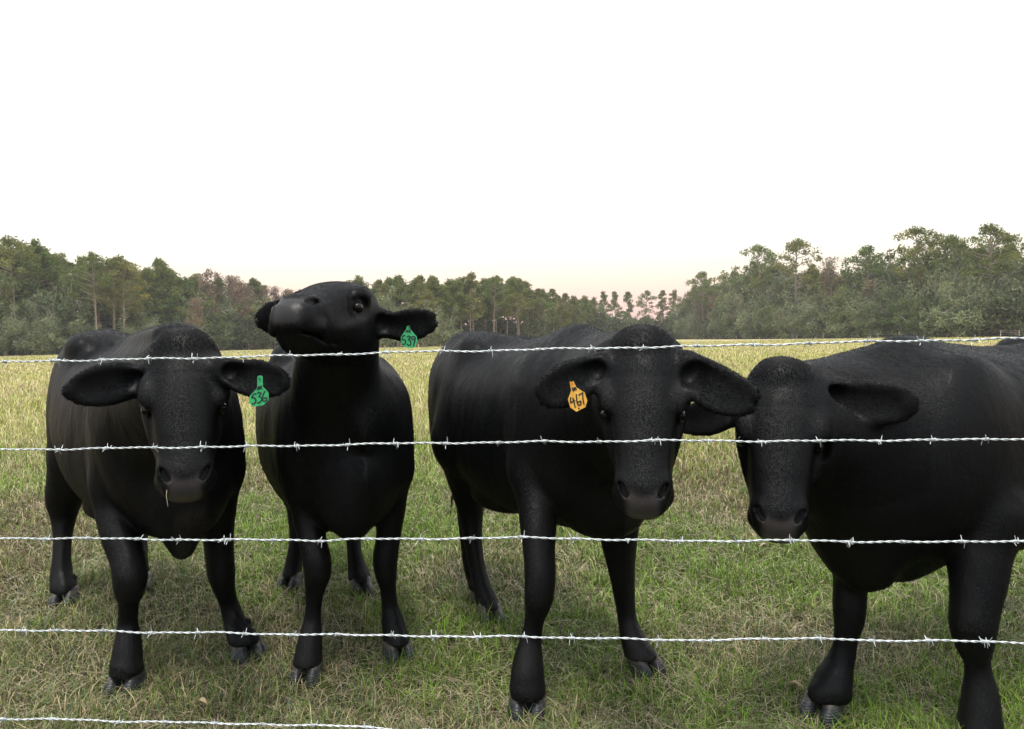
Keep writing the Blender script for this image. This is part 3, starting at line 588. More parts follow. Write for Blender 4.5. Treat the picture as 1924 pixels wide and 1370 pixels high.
# trees one can pick out of the line
for kind, x, top, dd, lab, v in [
    ('openpine', 32, 450, -6, 'tallest round topped pine at the far left end of the treeline', 0), ('pine', 76, 461, -4, 'narrow pine just right of the tallest pine at the far left', 1), ('smallpine', 106, 473, -2, 'small crowned pine right of the narrow pine at the far left', 0),
    ('openpine', 183, 478, -12, 'pine with the longest bare pale trunk, above the hips of the leftmost cow', 1), ('openpine', 216, 492, -11, 'middle of three bare trunked pines above the back of the leftmost cow', 2), ('openpine', 234, 494, -12, 'right one of three bare trunked pines above the back of the leftmost cow', 0),
    ('pine', 306, 491, -3, 'spiky topped conifer standing above the treeline over the leftmost cow head', 2), ('bare', 390, 511, -8, 'bare reddish twigged tree on the skyline left of the cow with raised head', 0), ('bare', 365, 560, -22, 'greyish leafless tree in front of the dark wood above the leftmost cow right ear', 1),
    ('bare', 455, 528, -8, 'reddish leafless treetop nearest the nose of the cow with raised head', 1), ('openpine', 928, 521, -2, 'pine with light showing between bare trunks above the third cow back', 1),
    ('smallpine', 1137, 551, 40, 'leftmost slim pine against the pink gap in the treeline', 0), ('smallpine', 1157, 549, 44, 'second slim pine from the left in the pink gap', 1), ('smallpine', 1182, 549, 50, 'slim pine in the middle of the pink gap in the treeline', 2),
    ('openpine', 1213, 548, 50, 'spreading small pine standing alone in the pink gap', 2), ('smallpine', 1246, 547, 42, 'taller slim pine right of centre in the pink gap', 1), ('smallpine', 1263, 548, 40, 'rightmost slim pine of the pink gap beside the mossy trees', 0),
    ('openpine', 1321, 512, -6, 'first pine at the left end of the right hand treeline', 2), ('openpine', 1430, 465, -4, 'dense dark pine left of the umbrella shaped pine on the right', 0), ('openpine', 1494, 453, -4, 'umbrella shaped pine with sky showing between its boughs', 1),
    ('bare', 1565, 488, -2, 'thin sparse treetop between the umbrella shaped pine and the dead snag', 0), ('openpine', 1632, 464, 2, 'round domed pine rising behind the white dead snag', 2), ('openpine', 1730, 431, -4, 'big two tiered pine on the skyline above the rightmost cow', 0),
    ('openpine', 1782, 446, -2, 'wide pine joining the two tallest pines on the right', 1), ('openpine', 1862, 426, -4, 'tallest broad pine near the right edge of the photo', 2), ('snag', 1641, 522, -7, 'white broken dead trunk standing in front of the right hand trees', 0),
    ('mossoak', 1800, 512, -18, 'largest grey mossy oak in front of the right hand trees', 1), ('mossoak', 800, 570, -16, 'mossy oak above the gap between the second and third cows', 0)]:
    place_tree(kind, x, top, lerp(DX, x)+dd, lab, v=v)
def zone(x): return 'left' if x < 500 else ('middle' if x < 1120 else ('gap' if x < 1285 else 'right'))
ZL = {'left': 'in the left hand wood', 'middle': 'in the middle pine wood', 'gap': 'below the pink gap', 'right': 'in the right hand wood'}
def row(kinds, x0, x1, step, dd, f, what, skip=None):
    x = x0
    while x < x1:
        if skip and any(a < x < b for a, b in skip): x += 9; continue
        z = zone(x); k = kinds(x); top = hor(x)-(hor(x)-lerp(TOPS, x))*f*RNG.uniform(.88, 1.06)
        nm = {'pine': 'pine', 'openpine': 'pine', 'smallpine': 'pine', 'oak': 'leafy oak', 'mossoak': 'mossy oak', 'bare': 'leafless tree', 'bush': 'dark bush'}[k]
        place_tree(k, x, top, lerp(DX, x)+dd+RNG.uniform(-4, 4), f'{nm} {what} {ZL[z]}', f'{nm}s {what} {ZL[z]}')
        x += step*RNG.uniform(.75, 1.25)*185/lerp(DX, x)
pick = lambda *a: a[int(RNG.integers(len(a)))]
row(lambda x: pick('bare', 'bare', 'pine') if 375 < x < 565 else pick('pine', 'pine', 'smallpine') if zone(x) != 'right' else pick('pine', 'oak', 'openpine'), -260, 1120, 21, 6, .98, 'of the back row')
row(lambda x: pick('pine', 'openpine', 'oak'), 1290, 2200, 27, 8, .93, 'of the back row')
row(lambda x: pick('bare', 'pine') if 375 < x < 565 else 'pine', -260, 1120, 30, 16, .93, 'of the hindmost row')
row(lambda x: 'oak', 1290, 2200, 46, 18, .90, 'of the hindmost row')
row(lambda x: pick('oak', 'mossoak', 'pine', 'bare') if x < 560 else pick('pine', 'pine', 'mossoak', 'openpine'), -260, 1110, 42, -5, .74, 'of the middle row', [(165, 252), (890, 970)])
row(lambda x: pick('mossoak', 'oak', 'mossoak', 'bare'), 1285, 2200, 44, -4, .74, 'of the middle row')
row(lambda x: pick('oak', 'mossoak', 'bush') if x < 480 else pick('mossoak', 'bush', 'smallpine'), -260, 1120, 60, -12, .44, 'of the front row', [(150, 262), (560, 780), (850, 1000)])
row(lambda x: pick('mossoak', 'oak', 'bush'), 1285, 2200, 50, -11, .46, 'of the front row')
row(lambda x: pick('oak', 'bush', 'smallpine'), 1100, 1292, 14, 10, 1.0, 'of the low row')
row(lambda x: 'bush', -260, 2200, 26, 22, .50, 'at the foot')
row(lambda x: 'bush', -260, 2200, 40, 4, .13, 'at the wood edge', [(160, 255), (480, 1000)])
# ------------------------------------------------------------------ cattle meshes
def soft_gloss(t, b, f, r):      # hair reflects a little in every direction
    o = t.nodes['Material Output']; g = node(t, 'ShaderNodeBsdfGlossy', {'Color': (1, 1, 1, 1), 'Roughness': r}); m = node(t, 'ShaderNodeMixShader', {0: f, 1: b.outputs[0], 2: g.outputs[0]}); t.links.new(m.outputs[0], o.inputs['Surface'])
    if b.inputs['Normal'].links: t.links.new(b.inputs['Normal'].links[0].from_socket, g.inputs['Normal'])
def coat_fn(t, b):
    a = node(t, 'ShaderNodeAttribute', attribute_name='pad'); tc = node(t, 'ShaderNodeTexCoord')
    m = node(t, 'ShaderNodeMapping', {'Vector': tc.outputs['Object'], 'Scale': (1.0, 1.5, .28)})
    n1 = node(t, 'ShaderNodeTexNoise', {'Vector': m.outputs[0], 'Scale': 230.0, 'Detail': 4.0, 'Roughness': .7})
    n2 = node(t, 'ShaderNodeTexNoise', {'Vector': tc.outputs['Object'], 'Scale': 5.0, 'Detail': 3.0})
    vo = node(t, 'ShaderNodeTexVoronoi', {'Vector': tc.outputs['Object'], 'Scale': 330.0}, feature='DISTANCE_TO_EDGE')
    c1 = ramp(t, n2.outputs[0], [(.3, (.0042, .0047, .0053)), (.6, (.0066, .0068, .0070)), (.80, (.0092, .0082, .0074))])
    mc = node(t, 'ShaderNodeMix', {'Factor': a.outputs['Fac'], 'A': c1, 'B': (.058, .052, .050, 1)}, data_type='RGBA'); t.links.new(mc.outputs['Result'], b.inputs['Base Color'])
    mr = node(t, 'ShaderNodeMix', {'Factor': a.outputs['Fac'], 'A': .44, 'B': .32}); t.links.new(mr.outputs['Result'], b.inputs['Roughness']); ms = node(t, 'ShaderNodeMix', {'Factor': a.outputs['Fac'], 'A': .035, 'B': .34}); t.links.new(ms.outputs['Result'], b.inputs['Specular IOR Level'])
    hgt = node(t, 'ShaderNodeMix', {'Factor': a.outputs['Fac'], 'A': n1.outputs[0], 'B': vo.outputs[0]})
    m3 = node(t, 'ShaderNodeMapping', {'Vector': tc.outputs['Object'], 'Scale': (1.0, 1.0, .45)})
    n3 = node(t, 'ShaderNodeTexNoise', {'Vector': m3.outputs[0], 'Scale': 16.0, 'Detail': 3.0, 'Roughness': .5, 'Distortion': .8})
    b0 = node(t, 'ShaderNodeBump', {'Height': n3.outputs[0], 'Strength': .5, 'Distance': .010})
    bm = node(t, 'ShaderNodeBump', {'Height': hgt.outputs['Result'], 'Strength': .12, 'Distance': .0008, 'Normal': b0.outputs[0]}); t.links.new(bm.outputs[0], b.inputs['Normal']); soft_gloss(t, b, .0088, .42)
M_COAT = material('black_coat', rough=.6, spec=.32, fn=coat_fn, Sheen_Weight=.0, Sheen_Roughness=.4)
M_HAIR = material('black_hair', (.0052, .0053, .0056), rough=.42, spec=.05, fn=lambda t, b: soft_gloss(t, b, .0090, .46))
M_EYE = material('dark_eye', (.008, .005, .004), rough=.14, spec=.22, Coat_Weight=.05, Coat_Roughness=.05)
def hoof_fn(t, b):
    tc = node(t, 'ShaderNodeTexCoord'); s = node(t, 'ShaderNodeSeparateXYZ', {0: tc.outputs['Object']}); n = node(t, 'ShaderNodeTexNoise', {'Vector': tc.outputs['Object'], 'Scale': 60.0, 'Detail': 4.0})
    ad = node(t, 'ShaderNodeMath', {0: s.outputs['Z'], 1: node(t, 'ShaderNodeMath', {0: n.outputs[0], 1: .016}, operation='MULTIPLY').outputs[0]}, operation='ADD')
    mr = node(t, 'ShaderNodeMapRange', {'Value': ad.outputs[0], 'From Min': .0, 'From Max': .094})
    t.links.new(ramp(t, mr.outputs[0], [(0, (.10, .085, .06)), (.15, (.014, .016, .020)), (.72, (.016, .018, .023)), (.84, (.070, .060, .048)), (.93, (.055, .048, .040)), (.98, (.012, .012, .012))]), b.inputs['Base Color'])
    w = node(t, 'ShaderNodeTexWave', {'Vector': tc.outputs['Object'], 'Scale': 42.0, 'Distortion': 1.5}, bands_direction='Z'); bm = node(t, 'ShaderNodeBump', {'Height': w.outputs[0], 'Strength': .35, 'Distance': .003}); t.links.new(bm.outputs[0], b.inputs['Normal'])
M_HOOF = material('hoof_horn', rough=.42, spec=.5, fn=hoof_fn)
def smooth_step(x, a, b): t = np.clip((x-a)/(b-a), 0, 1); return t*t*(3-2*t)
def fur(V, N, n, L, Wd, flow, keep=None, lift=.35, seed=1):
    """one curved hair = two faces; V points, N normals, flow direction per point"""
    r = np.random.default_rng(seed); T = flow-N*np.sum(flow*N, 1)[:, None]; T = T/(np.linalg.norm(T, axis=1)[:, None]+1e-6)
    T = T+r.normal(0, 1, T.shape)*np.clip((L-.0085)*60, .08, .32)[:, None]; T = T-N*np.sum(T*N, 1)[:, None]; T /= np.linalg.norm(T, axis=1)[:, None]+1e-6
    S = np.cross(N, T); L = L*r.uniform(.6, 1.25, len(V)); lf = lift*r.uniform(.5, 1.5, len(V)) if np.isscalar(lift) else lift*r.uniform(.6, 1.4, len(V))
    b0 = V-N*.002; b1 = V+(T*.5*L[:, None])+N*(lf*L*.8)[:, None]; b2 = V+T*L[:, None]+N*(lf*L)[:, None]; w = S*Wd/2
    P = np.stack([b0-w, b0+w, b1+w*.75, b1-w*.75, b2], 1).reshape(-1, 3); i = np.arange(len(V))[:, None]*5
    return P, i+np.array([0, 1, 2, 3]), i+np.array([3, 2, 4])
COWTEXT = [
 ('black cow at the far left, head lowered, wearing green tag 536 in its ear', 'black beef cow'),
 ('black cow second from left, raising its nose high, with green tag 539', 'black beef cow'),
 ('black cow third from left, facing the fence, with orange ear tag 467', 'black beef cow'),
 ('black cow at the right edge without an ear tag, standing side on', 'black beef cow')]
HG = .0055
COWOBJ = []
for ci, c in enumerate(COWS):
    S, F0, yaw, Mx, (W_, Vv, H, A, sc) = cow_solid(c, HG)
    V, Q = S.mesh(3)
    lo_, h_ = S.lo, S.h
    e = np.clip(((V-lo_)/h_).astype(int), 1, np.array(S.n)-2)
    root = empty('cow', tuple(F0), yaw); props(root, COWTEXT[ci][0], 'cow', 'black cattle lined up behind the barbed wire'); COWOBJ.append(root)
    fn = np.cross(V[Q[:, 2]]-V[Q[:, 0]], V[Q[:, 3]]-V[Q[:, 1]]); Nn = np.zeros_like(V)
    for k in range(4):
        for a in range(3): Nn[:, a] += np.bincount(Q[:, k], fn[:, a], len(V))
    Nn /= np.linalg.norm(Nn, axis=1)[:, None]+1e-12
    # coordinates in the head's own frame
    O = W_(H(0, 0, 0)); ln = c['head']['ln']; rel = V-O; ha, hb, hc = rel@A[0]/(sc*ln), rel@A[1]/sc, rel@A[2]/sc
    pad = smooth_step(ha, .425, .445)*(1-smooth_step(np.abs(hb), .028, .058))*smooth_step(hc, -.108, -.082)*(1-smooth_step(hc, -.028, -.016))
    # loose skin and muscle under the coat
    nz = .0075*(vnoise(V[:, 0]+V[:, 1]*.7, V[:, 2]*.7, .11, ci)-.5)+.0035*(vnoise(V[:, 0]*1.1+V[:, 1], V[:, 2]*.6+V[:, 1]*.4, .045, ci+9)-.5)
    bodyish = smooth_step(V[:, 2], .5, .8)*(1-smooth_step(ha, -.25, -.12)*smooth_step(hc, -.5, -.3))
    rib = smooth_step(V[:, 0], .25, .4)*(1-smooth_step(V[:, 0], .85, 1.0))*smooth_step(V[:, 2], .7, .9)*(1-smooth_step(V[:, 2], 1.15, 1.3))
    neckf = (V[:, 0] < -.02)*smooth_step(V[:, 2], .65, .85)*(ha < -.0)*1.0
    V = V+Nn*(nz*bodyish)[:, None]
    pad = np.maximum(pad, .22*smooth_step(ha, .40, .43)*(1-smooth_step(hc, -.135, -.122))*(1-smooth_step(np.abs(hb), .04, .07)))
    if ci == 1: pad = pad*.4
    body = mesh('body', V, Q, M_COAT, root, attrs={'pad': pad})
    # coat of short hairs
    r = np.random.default_rng(ci+5); area = np.linalg.norm(fn, axis=1); headf = ((ha[Q[:, 0]] > -.05) & (ha[Q[:, 0]] < .56) & (np.abs(hb[Q[:, 0]]) < .42) & (hc[Q[:, 0]] > -.22))
    wt = area*np.where(headf, 2.8, 1.0)*np.where(pad[Q[:, 0]] > .3, 0, 1); wt /= wt.sum(); n = 185000
    fi = r.choice(len(Q), n, p=wt); u, v = r.random((2, n, 1)); P = (V[Q[fi, 0]]*(1-u)+V[Q[fi, 1]]*u)*(1-v)+(V[Q[fi, 3]]*(1-u)+V[Q[fi, 2]]*u)*v; NN = Nn[Q[fi, 0]]
    a_, b_, c_ = ha[Q[fi, 0]], hb[Q[fi, 0]], hc[Q[fi, 0]]; hd = headf[fi]
    eye = np.minimum(np.linalg.norm(np.stack([a_-.222, np.abs(b_)-.115, c_+.064], 1), axis=1), 9)
    nos = np.linalg.norm(np.stack([a_-.456, np.abs(b_)-.054, c_+.036], 1), axis=1)
    flow = np.tile(np.array([.55, 0, -.85]), (n, 1)); latv = b_[:, None]*A[1]*7
    up_ = np.where((a_ < .13)[:, None], -A[0], A[0]*.9)+latv; ear = hd & (np.abs(b_) > .15)
    flow = np.where(hd[:, None], up_, flow); flow = np.where(ear[:, None], np.sign(b_)[:, None]*A[1]+r.normal(0, .2, (n, 3)), flow)
    L = np.where(hd, .010, .0105); L = np.where(hd & ~ear, .007+.005*smooth_step(.12-a_, 0, .10)*smooth_step(c_, -.2, -.06)*smooth_step(.11-np.abs(b_), 0, .07), L); L = np.where(ear, .009, L); L = np.where(hd & (a_ > .36), .006, L)
    lift = np.where(hd & ~ear, .12+.10*smooth_step(.10-a_, 0, .10)*smooth_step(c_, -.2, -.06), .14); lift = np.where(ear, .22, lift)
    back = (NN[:, 2] > .8) & ~hd; L = np.where(back, .013, L); lift = np.where(back, .25, lift)
    ok = (eye > .034) & (nos > .03) & (P[:, 2] > .075)
    Pf, Qf, Tf = fur(P[ok], NN[ok], ok.sum(), L[ok], .0019, flow[ok], lift=lift[ok], seed=ci)
    hair = mesh('hair', Pf, [Qf, Tf], M_HAIR, root, smooth=True)
    # eyes
    for sg in (-1, 1):
        cpos = W_(H(.222, sg*.1030, -.066)); rr = .0180*sc; th = np.linspace(0, math.pi, 17); ph = np.linspace(0, 2*math.pi, 25)[:-1]
        Ve = np.array([[math.sin(t_)*math.cos(p_), math.sin(t_)*math.sin(p_), math.cos(t_)] for t_ in th for p_ in ph])*rr+cpos; i = np.arange(16)[:, None]*24; j = np.arange(24)[None]; k = (j+1) % 24
        mesh('eye', Ve, np.stack([i+j, i+24+j, i+24+k, i+k], -1).reshape(-1, 4), M_EYE, root)
    # hooves: two claws each
    for hv in c['hooves']:
        p = W_(J(*hv[:3])); d2 = Vv(nrm([hv[4][0], hv[4][1], 0])); l2 = np.array([-d2[1], d2[0], 0]); R_ = hv[3]*hv[2]/FPX
        G = Solid((-.13, -.13, -.012), (.13, .13, .12), .004)
        for sg in (-1, 1):
            cA = np.array([d2, l2, [0, 0, 1.0]]); l_ = R_*.50
            G.ell(d2*.012+l2*sg*l_*1.06+np.array([0, 0, .010]), cA, (.066, R_*.53, .064), k=.005)
            G.ell(-d2*.012+l2*sg*l_*.90+np.array([0, 0, .062]), cA, (.050, R_*.47, .040), k=.010)
        zz = (G.lo[2]+np.arange(G.n[2])*G.h).astype(np.float32); G.D = np.maximum(G.D, (.0-zz)[None, None, :])
        G.D = np.maximum(G.D, (zz-.094)[None, None, :])
        Vh, Qh = G.mesh(1); ho = mesh('hoof', Vh, Qh, M_HOOF, root); ho.location = (p[0], p[1], 0)
    # tail
    L_ = np.linalg.norm(np.array(c['B'])-np.array(c['F'])); tx = L_+.34
    tp_ = np.array([[tx-.05, 0, c['hip']-.10], [tx+.02, 0, c['hip']-.16], [tx+.035, 0, 1.1], [tx+.02, .01, .85], [tx-.01, .02, .68]])
    tv, tf = tube_mesh(tp_, [.035, .03, .02, .016, .012], 10); sw = []
    for q in range(160):
        a = r.normal(0, .012, 3); z1 = r.uniform(.05, .26); sw.append(tube_mesh(np.array([tp_[-1]+a, tp_[-1]+a*2.2+[0, 0, -z1*.5], tp_[-1]+a*2.6+[0, 0, -z1]]), [.0025, .002, .0008], 3))
    vv, ff = join(sw+[(tv, tf)]) if False else (None, None)
    tl = mesh('tail', tv, tf, M_COAT, root); sv, sf = join(sw); mesh('tail_switch', sv, sf, M_HAIR, tl)

# ------------------------------------------------------------------ ear tags with hand written numbers
def ink_fn(t, b): pass
def tag_fn(c1, c2):
    def f(t, b):
        g = node(t, 'ShaderNodeNewGeometry'); n = node(t, 'ShaderNodeTexNoise', {'Vector': g.outputs['Position'], 'Scale': 90.0, 'Detail': 4.0}); t.links.new(ramp(t, n.outputs[0], [(.35, c1), (.62, c2)]), b.inputs['Base Color'])
    return f
M_GTAG = material('green_plastic', rough=.45, fn=tag_fn((.035, .40, .14), (.06, .52, .20)))
M_OTAG = material('orange_plastic', rough=.45, fn=tag_fn((.85, .40, .06), (1.0, .58, .10)))
M_INK = material('black_marker', (.012, .016, .018), rough=.5)
def ear_tag(cow, ox, oy, d, outline, strokes, mat, label, sw=.0046):
    sgn = np.array([1.0, 1.0])
    def pt(q, off=0.0): x, y = ox+q[0]/13.7, oy+q[1]/13.7; return J(x, y, d-off)
    inv = cow.matrix_world.inverted() if False else None
    yaw = cow.rotation_euler.z; cs, sn = math.cos(yaw), math.sin(yaw); Mm = np.array([[cs, sn, 0], [-sn, cs, 0], [0, 0, 1.0]]); L0 = np.array(cow.location)
    loc = lambda p: Mm@(p-L0)
    n = len(outline); V = [loc(pt(q, .001)) for q in outline]+[loc(pt(q, -.001)) for q in outline]
    import bmesh
    bm = bmesh.new(); vs = [bm.verts.new(v) for v in V]; bm.faces.new(vs[:n][::-1]); bm.faces.new(vs[n:])
    for i in range(n): bm.faces.new((vs[i], vs[(i+1) % n], vs[n+(i+1) % n], vs[n+i]))
    bmesh.ops.recalc_face_normals(bm, faces=bm.faces[:]); me = bpy.data.meshes.new('ear_tag'); bm.to_mesh(me); bm.free(); me.materials.append(mat)
    o = bpy.data.objects.new('ear_tag', me); COL.objects.link(o); o.parent = cow; o['label'] = label
    parts = []
    for s_ in strokes:
        P = np.array(s_, float)
        if len(P) > 2:
            q = []; 
            for i in range(len(P)-1):
                p0, p1, p2, p3 = P[max(i-1, 0)], P[i], P[i+1], P[min(i+2, len(P)-1)]
                for t in np.arange(5)/5: q.append(.5*(2*p1+(p2-p0)*t+(2*p0-5*p1+4*p2-p3)*t*t+(3*p1-p0-3*p2+p3)*t**3))
            P = np.array(q+[P[-1]])
        parts.append(tube_mesh(np.array([loc(pt(q, .0004)) for q in P]), sw/2, 6))
    v, f = join(parts); mesh('lettering', v, f, M_INK, o)
    v, f = tube_mesh(np.array([loc(pt(outline[0] if False else RIV, .004)), loc(pt(RIV, -.02))]), .0035, 12); mesh('rivet', v, f, mat, o)
RIV = (655, 290)
ear_tag(COWOBJ[0], 440, 690, 2.385, [(600, 245), (640, 215), (700, 215), (732, 245), (740, 500), (885, 650), (890, 830), (750, 980), (490, 1020), (385, 920), (400, 740), (590, 540)],
        [[(575, 680), (500, 690)], [(500, 690), (455, 785), (520, 785), (560, 850), (530, 925), (450, 945)], [(592, 668), (650, 645), (695, 675), (640, 755), (695, 775), (712, 835), (670, 895), (592, 918)], [(800, 610), (752, 700), (735, 800), (750, 865), (800, 870), (843, 825), (830, 780), (762, 805)],
         [(600, 588), (640, 485), (652, 580)], [(612, 550), (655, 545)], [(725, 485), (690, 492), (685, 540), (726, 548)]], M_GTAG, 'green ear tag hand lettered AC 536')
RIV = (525, 330)
ear_tag(COWOBJ[1], 730, 590, 2.665, [(480, 310), (540, 300), (565, 390), (730, 585), (742, 700), (690, 835), (630, 880), (400, 860), (320, 740), (315, 600), (370, 510), (450, 400)],
        [[(432, 548), (372, 562)], [(372, 562), (347, 650), (420, 660), (440, 720), (400, 780), (355, 762)], [(480, 592), (530, 562), (562, 602), (512, 660), (568, 692), (570, 780), (520, 802), (480, 772)], [(690, 600), (640, 572), (597, 602), (612, 650), (668, 642), (690, 596)], [(690, 596), (680, 680), (642, 830)],
         [(450, 470), (478, 412), (492, 465)], [(572, 412), (532, 420), (532, 460), (577, 458)]], M_GTAG, 'green ear tag hand lettered AC 539', .0048)
RIV = (470, 260)
ear_tag(COWOBJ[2], 1040, 700, 2.215, [(415, 240), (515, 225), (590, 380), (740, 480), (800, 510), (872, 720), (825, 890), (590, 1010), (430, 900), (370, 690), (455, 470)],
        [[(435, 628), (440, 700), (440, 785)], [(440, 785), (550, 708)], [(495, 640), (560, 905)], [(585, 552), (598, 720), (640, 838), (700, 822), (700, 735), (632, 765)], [(655, 592), (672, 560), (748, 535)], [(748, 500), (760, 700), (785, 822)],
         [(482, 385), (508, 485)], [(524, 375), (545, 470)], [(562, 372), (588, 450)], [(500, 430), (560, 412)], [(640, 912), (664, 942)]], M_OTAG, 'orange ear tag hand lettered 467', .0046)

# ------------------------------------------------------------------ barbed wire
def wire_fn(t, b):
    g = node(t, 'ShaderNodeNewGeometry'); n = node(t, 'ShaderNodeTexNoise', {'Vector': g.outputs['Position'], 'Scale': 140.0, 'Detail': 3.0}); t.links.new(ramp(t, n.outputs[0], [(.3, (.42, .46, .46)), (.7, (.80, .84, .84))]), b.inputs['Base Color'])
M_WIRE = material('galvanised_steel', rough=.42, metal=.35, spec=.6, fn=wire_fn)
FA, FB = 2.0, .0928
def fence_pt(x, y): u = (x-CX)/FPX; return J(x, y, FA/(1+FB*u))
WIRES = [
 ('topmost strand of barbed wire, crossing the foreheads of the cattle', [(0, 681), (106, 678), (366, 673), (560, 668), (780, 661), (922, 659), (1113, 654.5), (1209, 653), (1313, 651), (1417, 647.6), (1521, 645.5), (1632, 642), (1732, 640), (1833, 638.7), (1924, 636)], [10, 98, 110, 190, 280, 366, 460, 546, 638, 727, 828, 922, 1010, 1113, 1209, 1310, 1417, 1521, 1629, 1730, 1833]),
 ('second barbed wire from the top, crossing the muzzles and cheeks', [(0, 845), (110, 844), (240, 842), (384, 840), (558, 838), (653, 835), (743, 834), (837, 832), (935, 832), (1025, 830), (1125, 830), (1220, 828), (1430, 829), (1540, 829), (1650, 828), (1753, 826), (1853, 827), (1924, 825)], [110, 200, 290, 380, 465, 558, 653, 743, 837, 935, 1024, 1125, 1222, 1236, 1330, 1430, 1540, 1650, 1753, 1853]),
 ('middle strand of barbed wire, level with the bellies of the cattle', [(0, 1011), (200, 1012), (257, 1013), (420, 1015), (545, 1014), (601, 1016), (693, 1013), (880, 1012), (978, 1010), (1080, 1012), (1180, 1015), (1277, 1017), (1390, 1016), (1487, 1016), (1597, 1018), (1697, 1018), (1807, 1019), (1924, 1017)], [85, 165, 257, 335, 420, 428, 512, 601, 693, 790, 885, 980, 1080, 1180, 1277, 1388, 1482, 1490, 1592, 1599, 1697, 1807, 1910]),
 ('fourth barbed wire from the top, crossing the shins of the cattle', [(0, 1184), (110, 1185), (195, 1186), (284, 1188), (460, 1190), (551, 1192), (635, 1193), (736, 1194), (898, 1197), (980, 1196), (1100, 1199), (1200, 1202), (1300, 1203), (1437, 1201), (1576, 1200), (1640, 1204), (1745, 1205), (1851, 1205), (1924, 1208)], [47, 108, 195, 284, 372, 460, 551, 635, 736, 815, 898, 985, 1075, 1124, 1240, 1340, 1437, 1540, 1640, 1745, 1848, 1856]),
 ('lowest strand of barbed wire, just above the trodden grass', [(0, 1350), (63, 1351), (223, 1355), (312, 1357), (405, 1359), (493, 1361), (660, 1365), (760, 1371), (1300, 1388), (1924, 1405)], [4, 100, 223, 312, 405, 493, 590, 690, 800])]
BARBS = []
def barb_mesh(seed):
    r = np.random.default_rng(seed); parts = []
    for side in (-1, 1):
        n = 40; t = np.linspace(0, 1, n); tw = t*2*math.pi*2.2+r.random()*6.28; cx_ = side*.0030+(t-.5)*.006
        coil = np.stack([cx_, np.cos(tw)*.0033, np.sin(tw)*.0033], 1)
        def tang(i, sg):
            p = coil[i]; d = (coil[min(i+1, n-1)]-coil[max(i-1, 0)]); d = d/np.linalg.norm(d)*sg+np.array([r.normal(0, .16), 0, 0]); d /= np.linalg.norm(d); ln = r.uniform(.012, .017); return np.array([p+d*ln*f for f in (1.0, .8, .4, .12)])
        a = tang(0, -1); b = tang(n-1, 1)[::-1]; P = np.concatenate([a, coil, b]); R_ = np.full(len(P), .00105); R_[0] = R_[-1] = .0003; R_[1] = R_[-2] = .0008
        parts.append(tube_mesh(P, R_, 6))
    return join(parts)
BM = [barb_mesh(s_) for s_ in range(7)]; BME = [None]*7
rw = random.Random(4)
for wi, (lab, pts, bx) in enumerate(WIRES):
    sL = (pts[0][1]-pts[-1][1])/(pts[-1][0]-pts[0][0]); pts = [(-1500, pts[0][1]+sL*1500)]+pts+[(3500, pts[-1][1]-sL*1576)]
    K = np.array([fence_pt(x, y) for x, y in pts]); s_ = np.concatenate([[0], np.cumsum(np.linalg.norm(np.diff(K, axis=0), axis=1))]); tt = np.arange(0, s_[-1], .0022)
    C = np.stack([np.interp(tt, s_, K[:, a]) for a in range(3)], 1); kk = 21; ker = np.hanning(kk+2)[1:-1]; ker /= ker.sum()
    for a in range(3): q = np.pad(C[:, a], kk//2, mode='edge'); C[:, a] = np.convolve(q, ker, 'valid')
    C[:, 2] += .0012*np.sin(tt*17+wi)+.0009*np.sin(tt*41+wi*2); C[:, 1] += .0014*np.sin(tt*23+wi*3)
    root = empty('barbed_wire', tuple(C[0])); props(root, lab, 'barbed wire', 'strands of the barbed wire fence')
    T = np.gradient(C, axis=0); T /= np.linalg.norm(T, axis=1)[:, None]; up = np.array([0, 0, 1.0]); Sv = np.cross(T, up); Uv = np.cross(Sv, T)
    ang = tt*2*math.pi/.046+.8*np.sin(tt*5); rad = .0015
    for hs_ in (0, math.pi):
        P = C+rad*(np.cos(ang+hs_)[:, None]*Uv+np.sin(ang+hs_)[:, None]*Sv); v, f = tube_mesh(P-C[0], .00150, 7); mesh('wire_strand', v, f, M_WIRE, root)
    xs = [-270, -180, -90]+bx+([2010, 2110, 2212, 2316] if wi < 4 else [])
    for x in xs:
        yy = np.interp(x, [p[0] for p in pts], [p[1] for p in pts]); p = fence_pt(x, yy); i = int(np.argmin(np.linalg.norm(C-p, axis=1))); k = rw.randrange(7)
        if BME[k] is None: b = mesh('barb', BM[k][0], BM[k][1], M_WIRE, root); BME[k] = b
        else: b = twin(BME[k], root)
        b.location = C[i]-C[0]; b.rotation_euler = (rw.uniform(-3.14, 3.14), rw.uniform(-.12, .12), math.atan2(T[i][1], T[i][0]))

# ------------------------------------------------------------------ small things
M_POST = material('weathered_post', rough=.9, fn=bark_fn((.25, .22, .18), (.5, .47, .4)))
fr = empty('pasture_fence', (0, 0, 0)); props(fr, 'far wire fence with pale posts along the foot of the right hand trees', 'fence')
P_ = []
for x in [1290, 1322, 1352, 1384, 1412, 1440, 1458, 1492, 1497, 1520, 1547, 1580, 1612, 1650, 1690, 1717, 1750, 1780, 1805, 1840, 1880, 1915, 1950]:
    d = lerp(DX, x)-14; p = J(x, hor(x), d); h = rw.uniform(1.15, 1.5); v, f = tube_mesh(np.array([[p[0], p[1], -.1], [p[0]+rw.uniform(-.05, .05), p[1], h]]), rw.uniform(.07, .11), 8); f = np.concatenate([f, [[8, 9, 10, 11], [8, 11, 12, 15], [12, 13, 14, 15]]]); mesh('post', v, f, M_POST, fr, smooth=False); P_.append((p[0], p[1]))
for z in (.45, .8, 1.1):
    v, f = tube_mesh(np.array([[a, b, z] for a, b in P_]), .006, 4); mesh('wire', v, f, M_WIRE, fr)
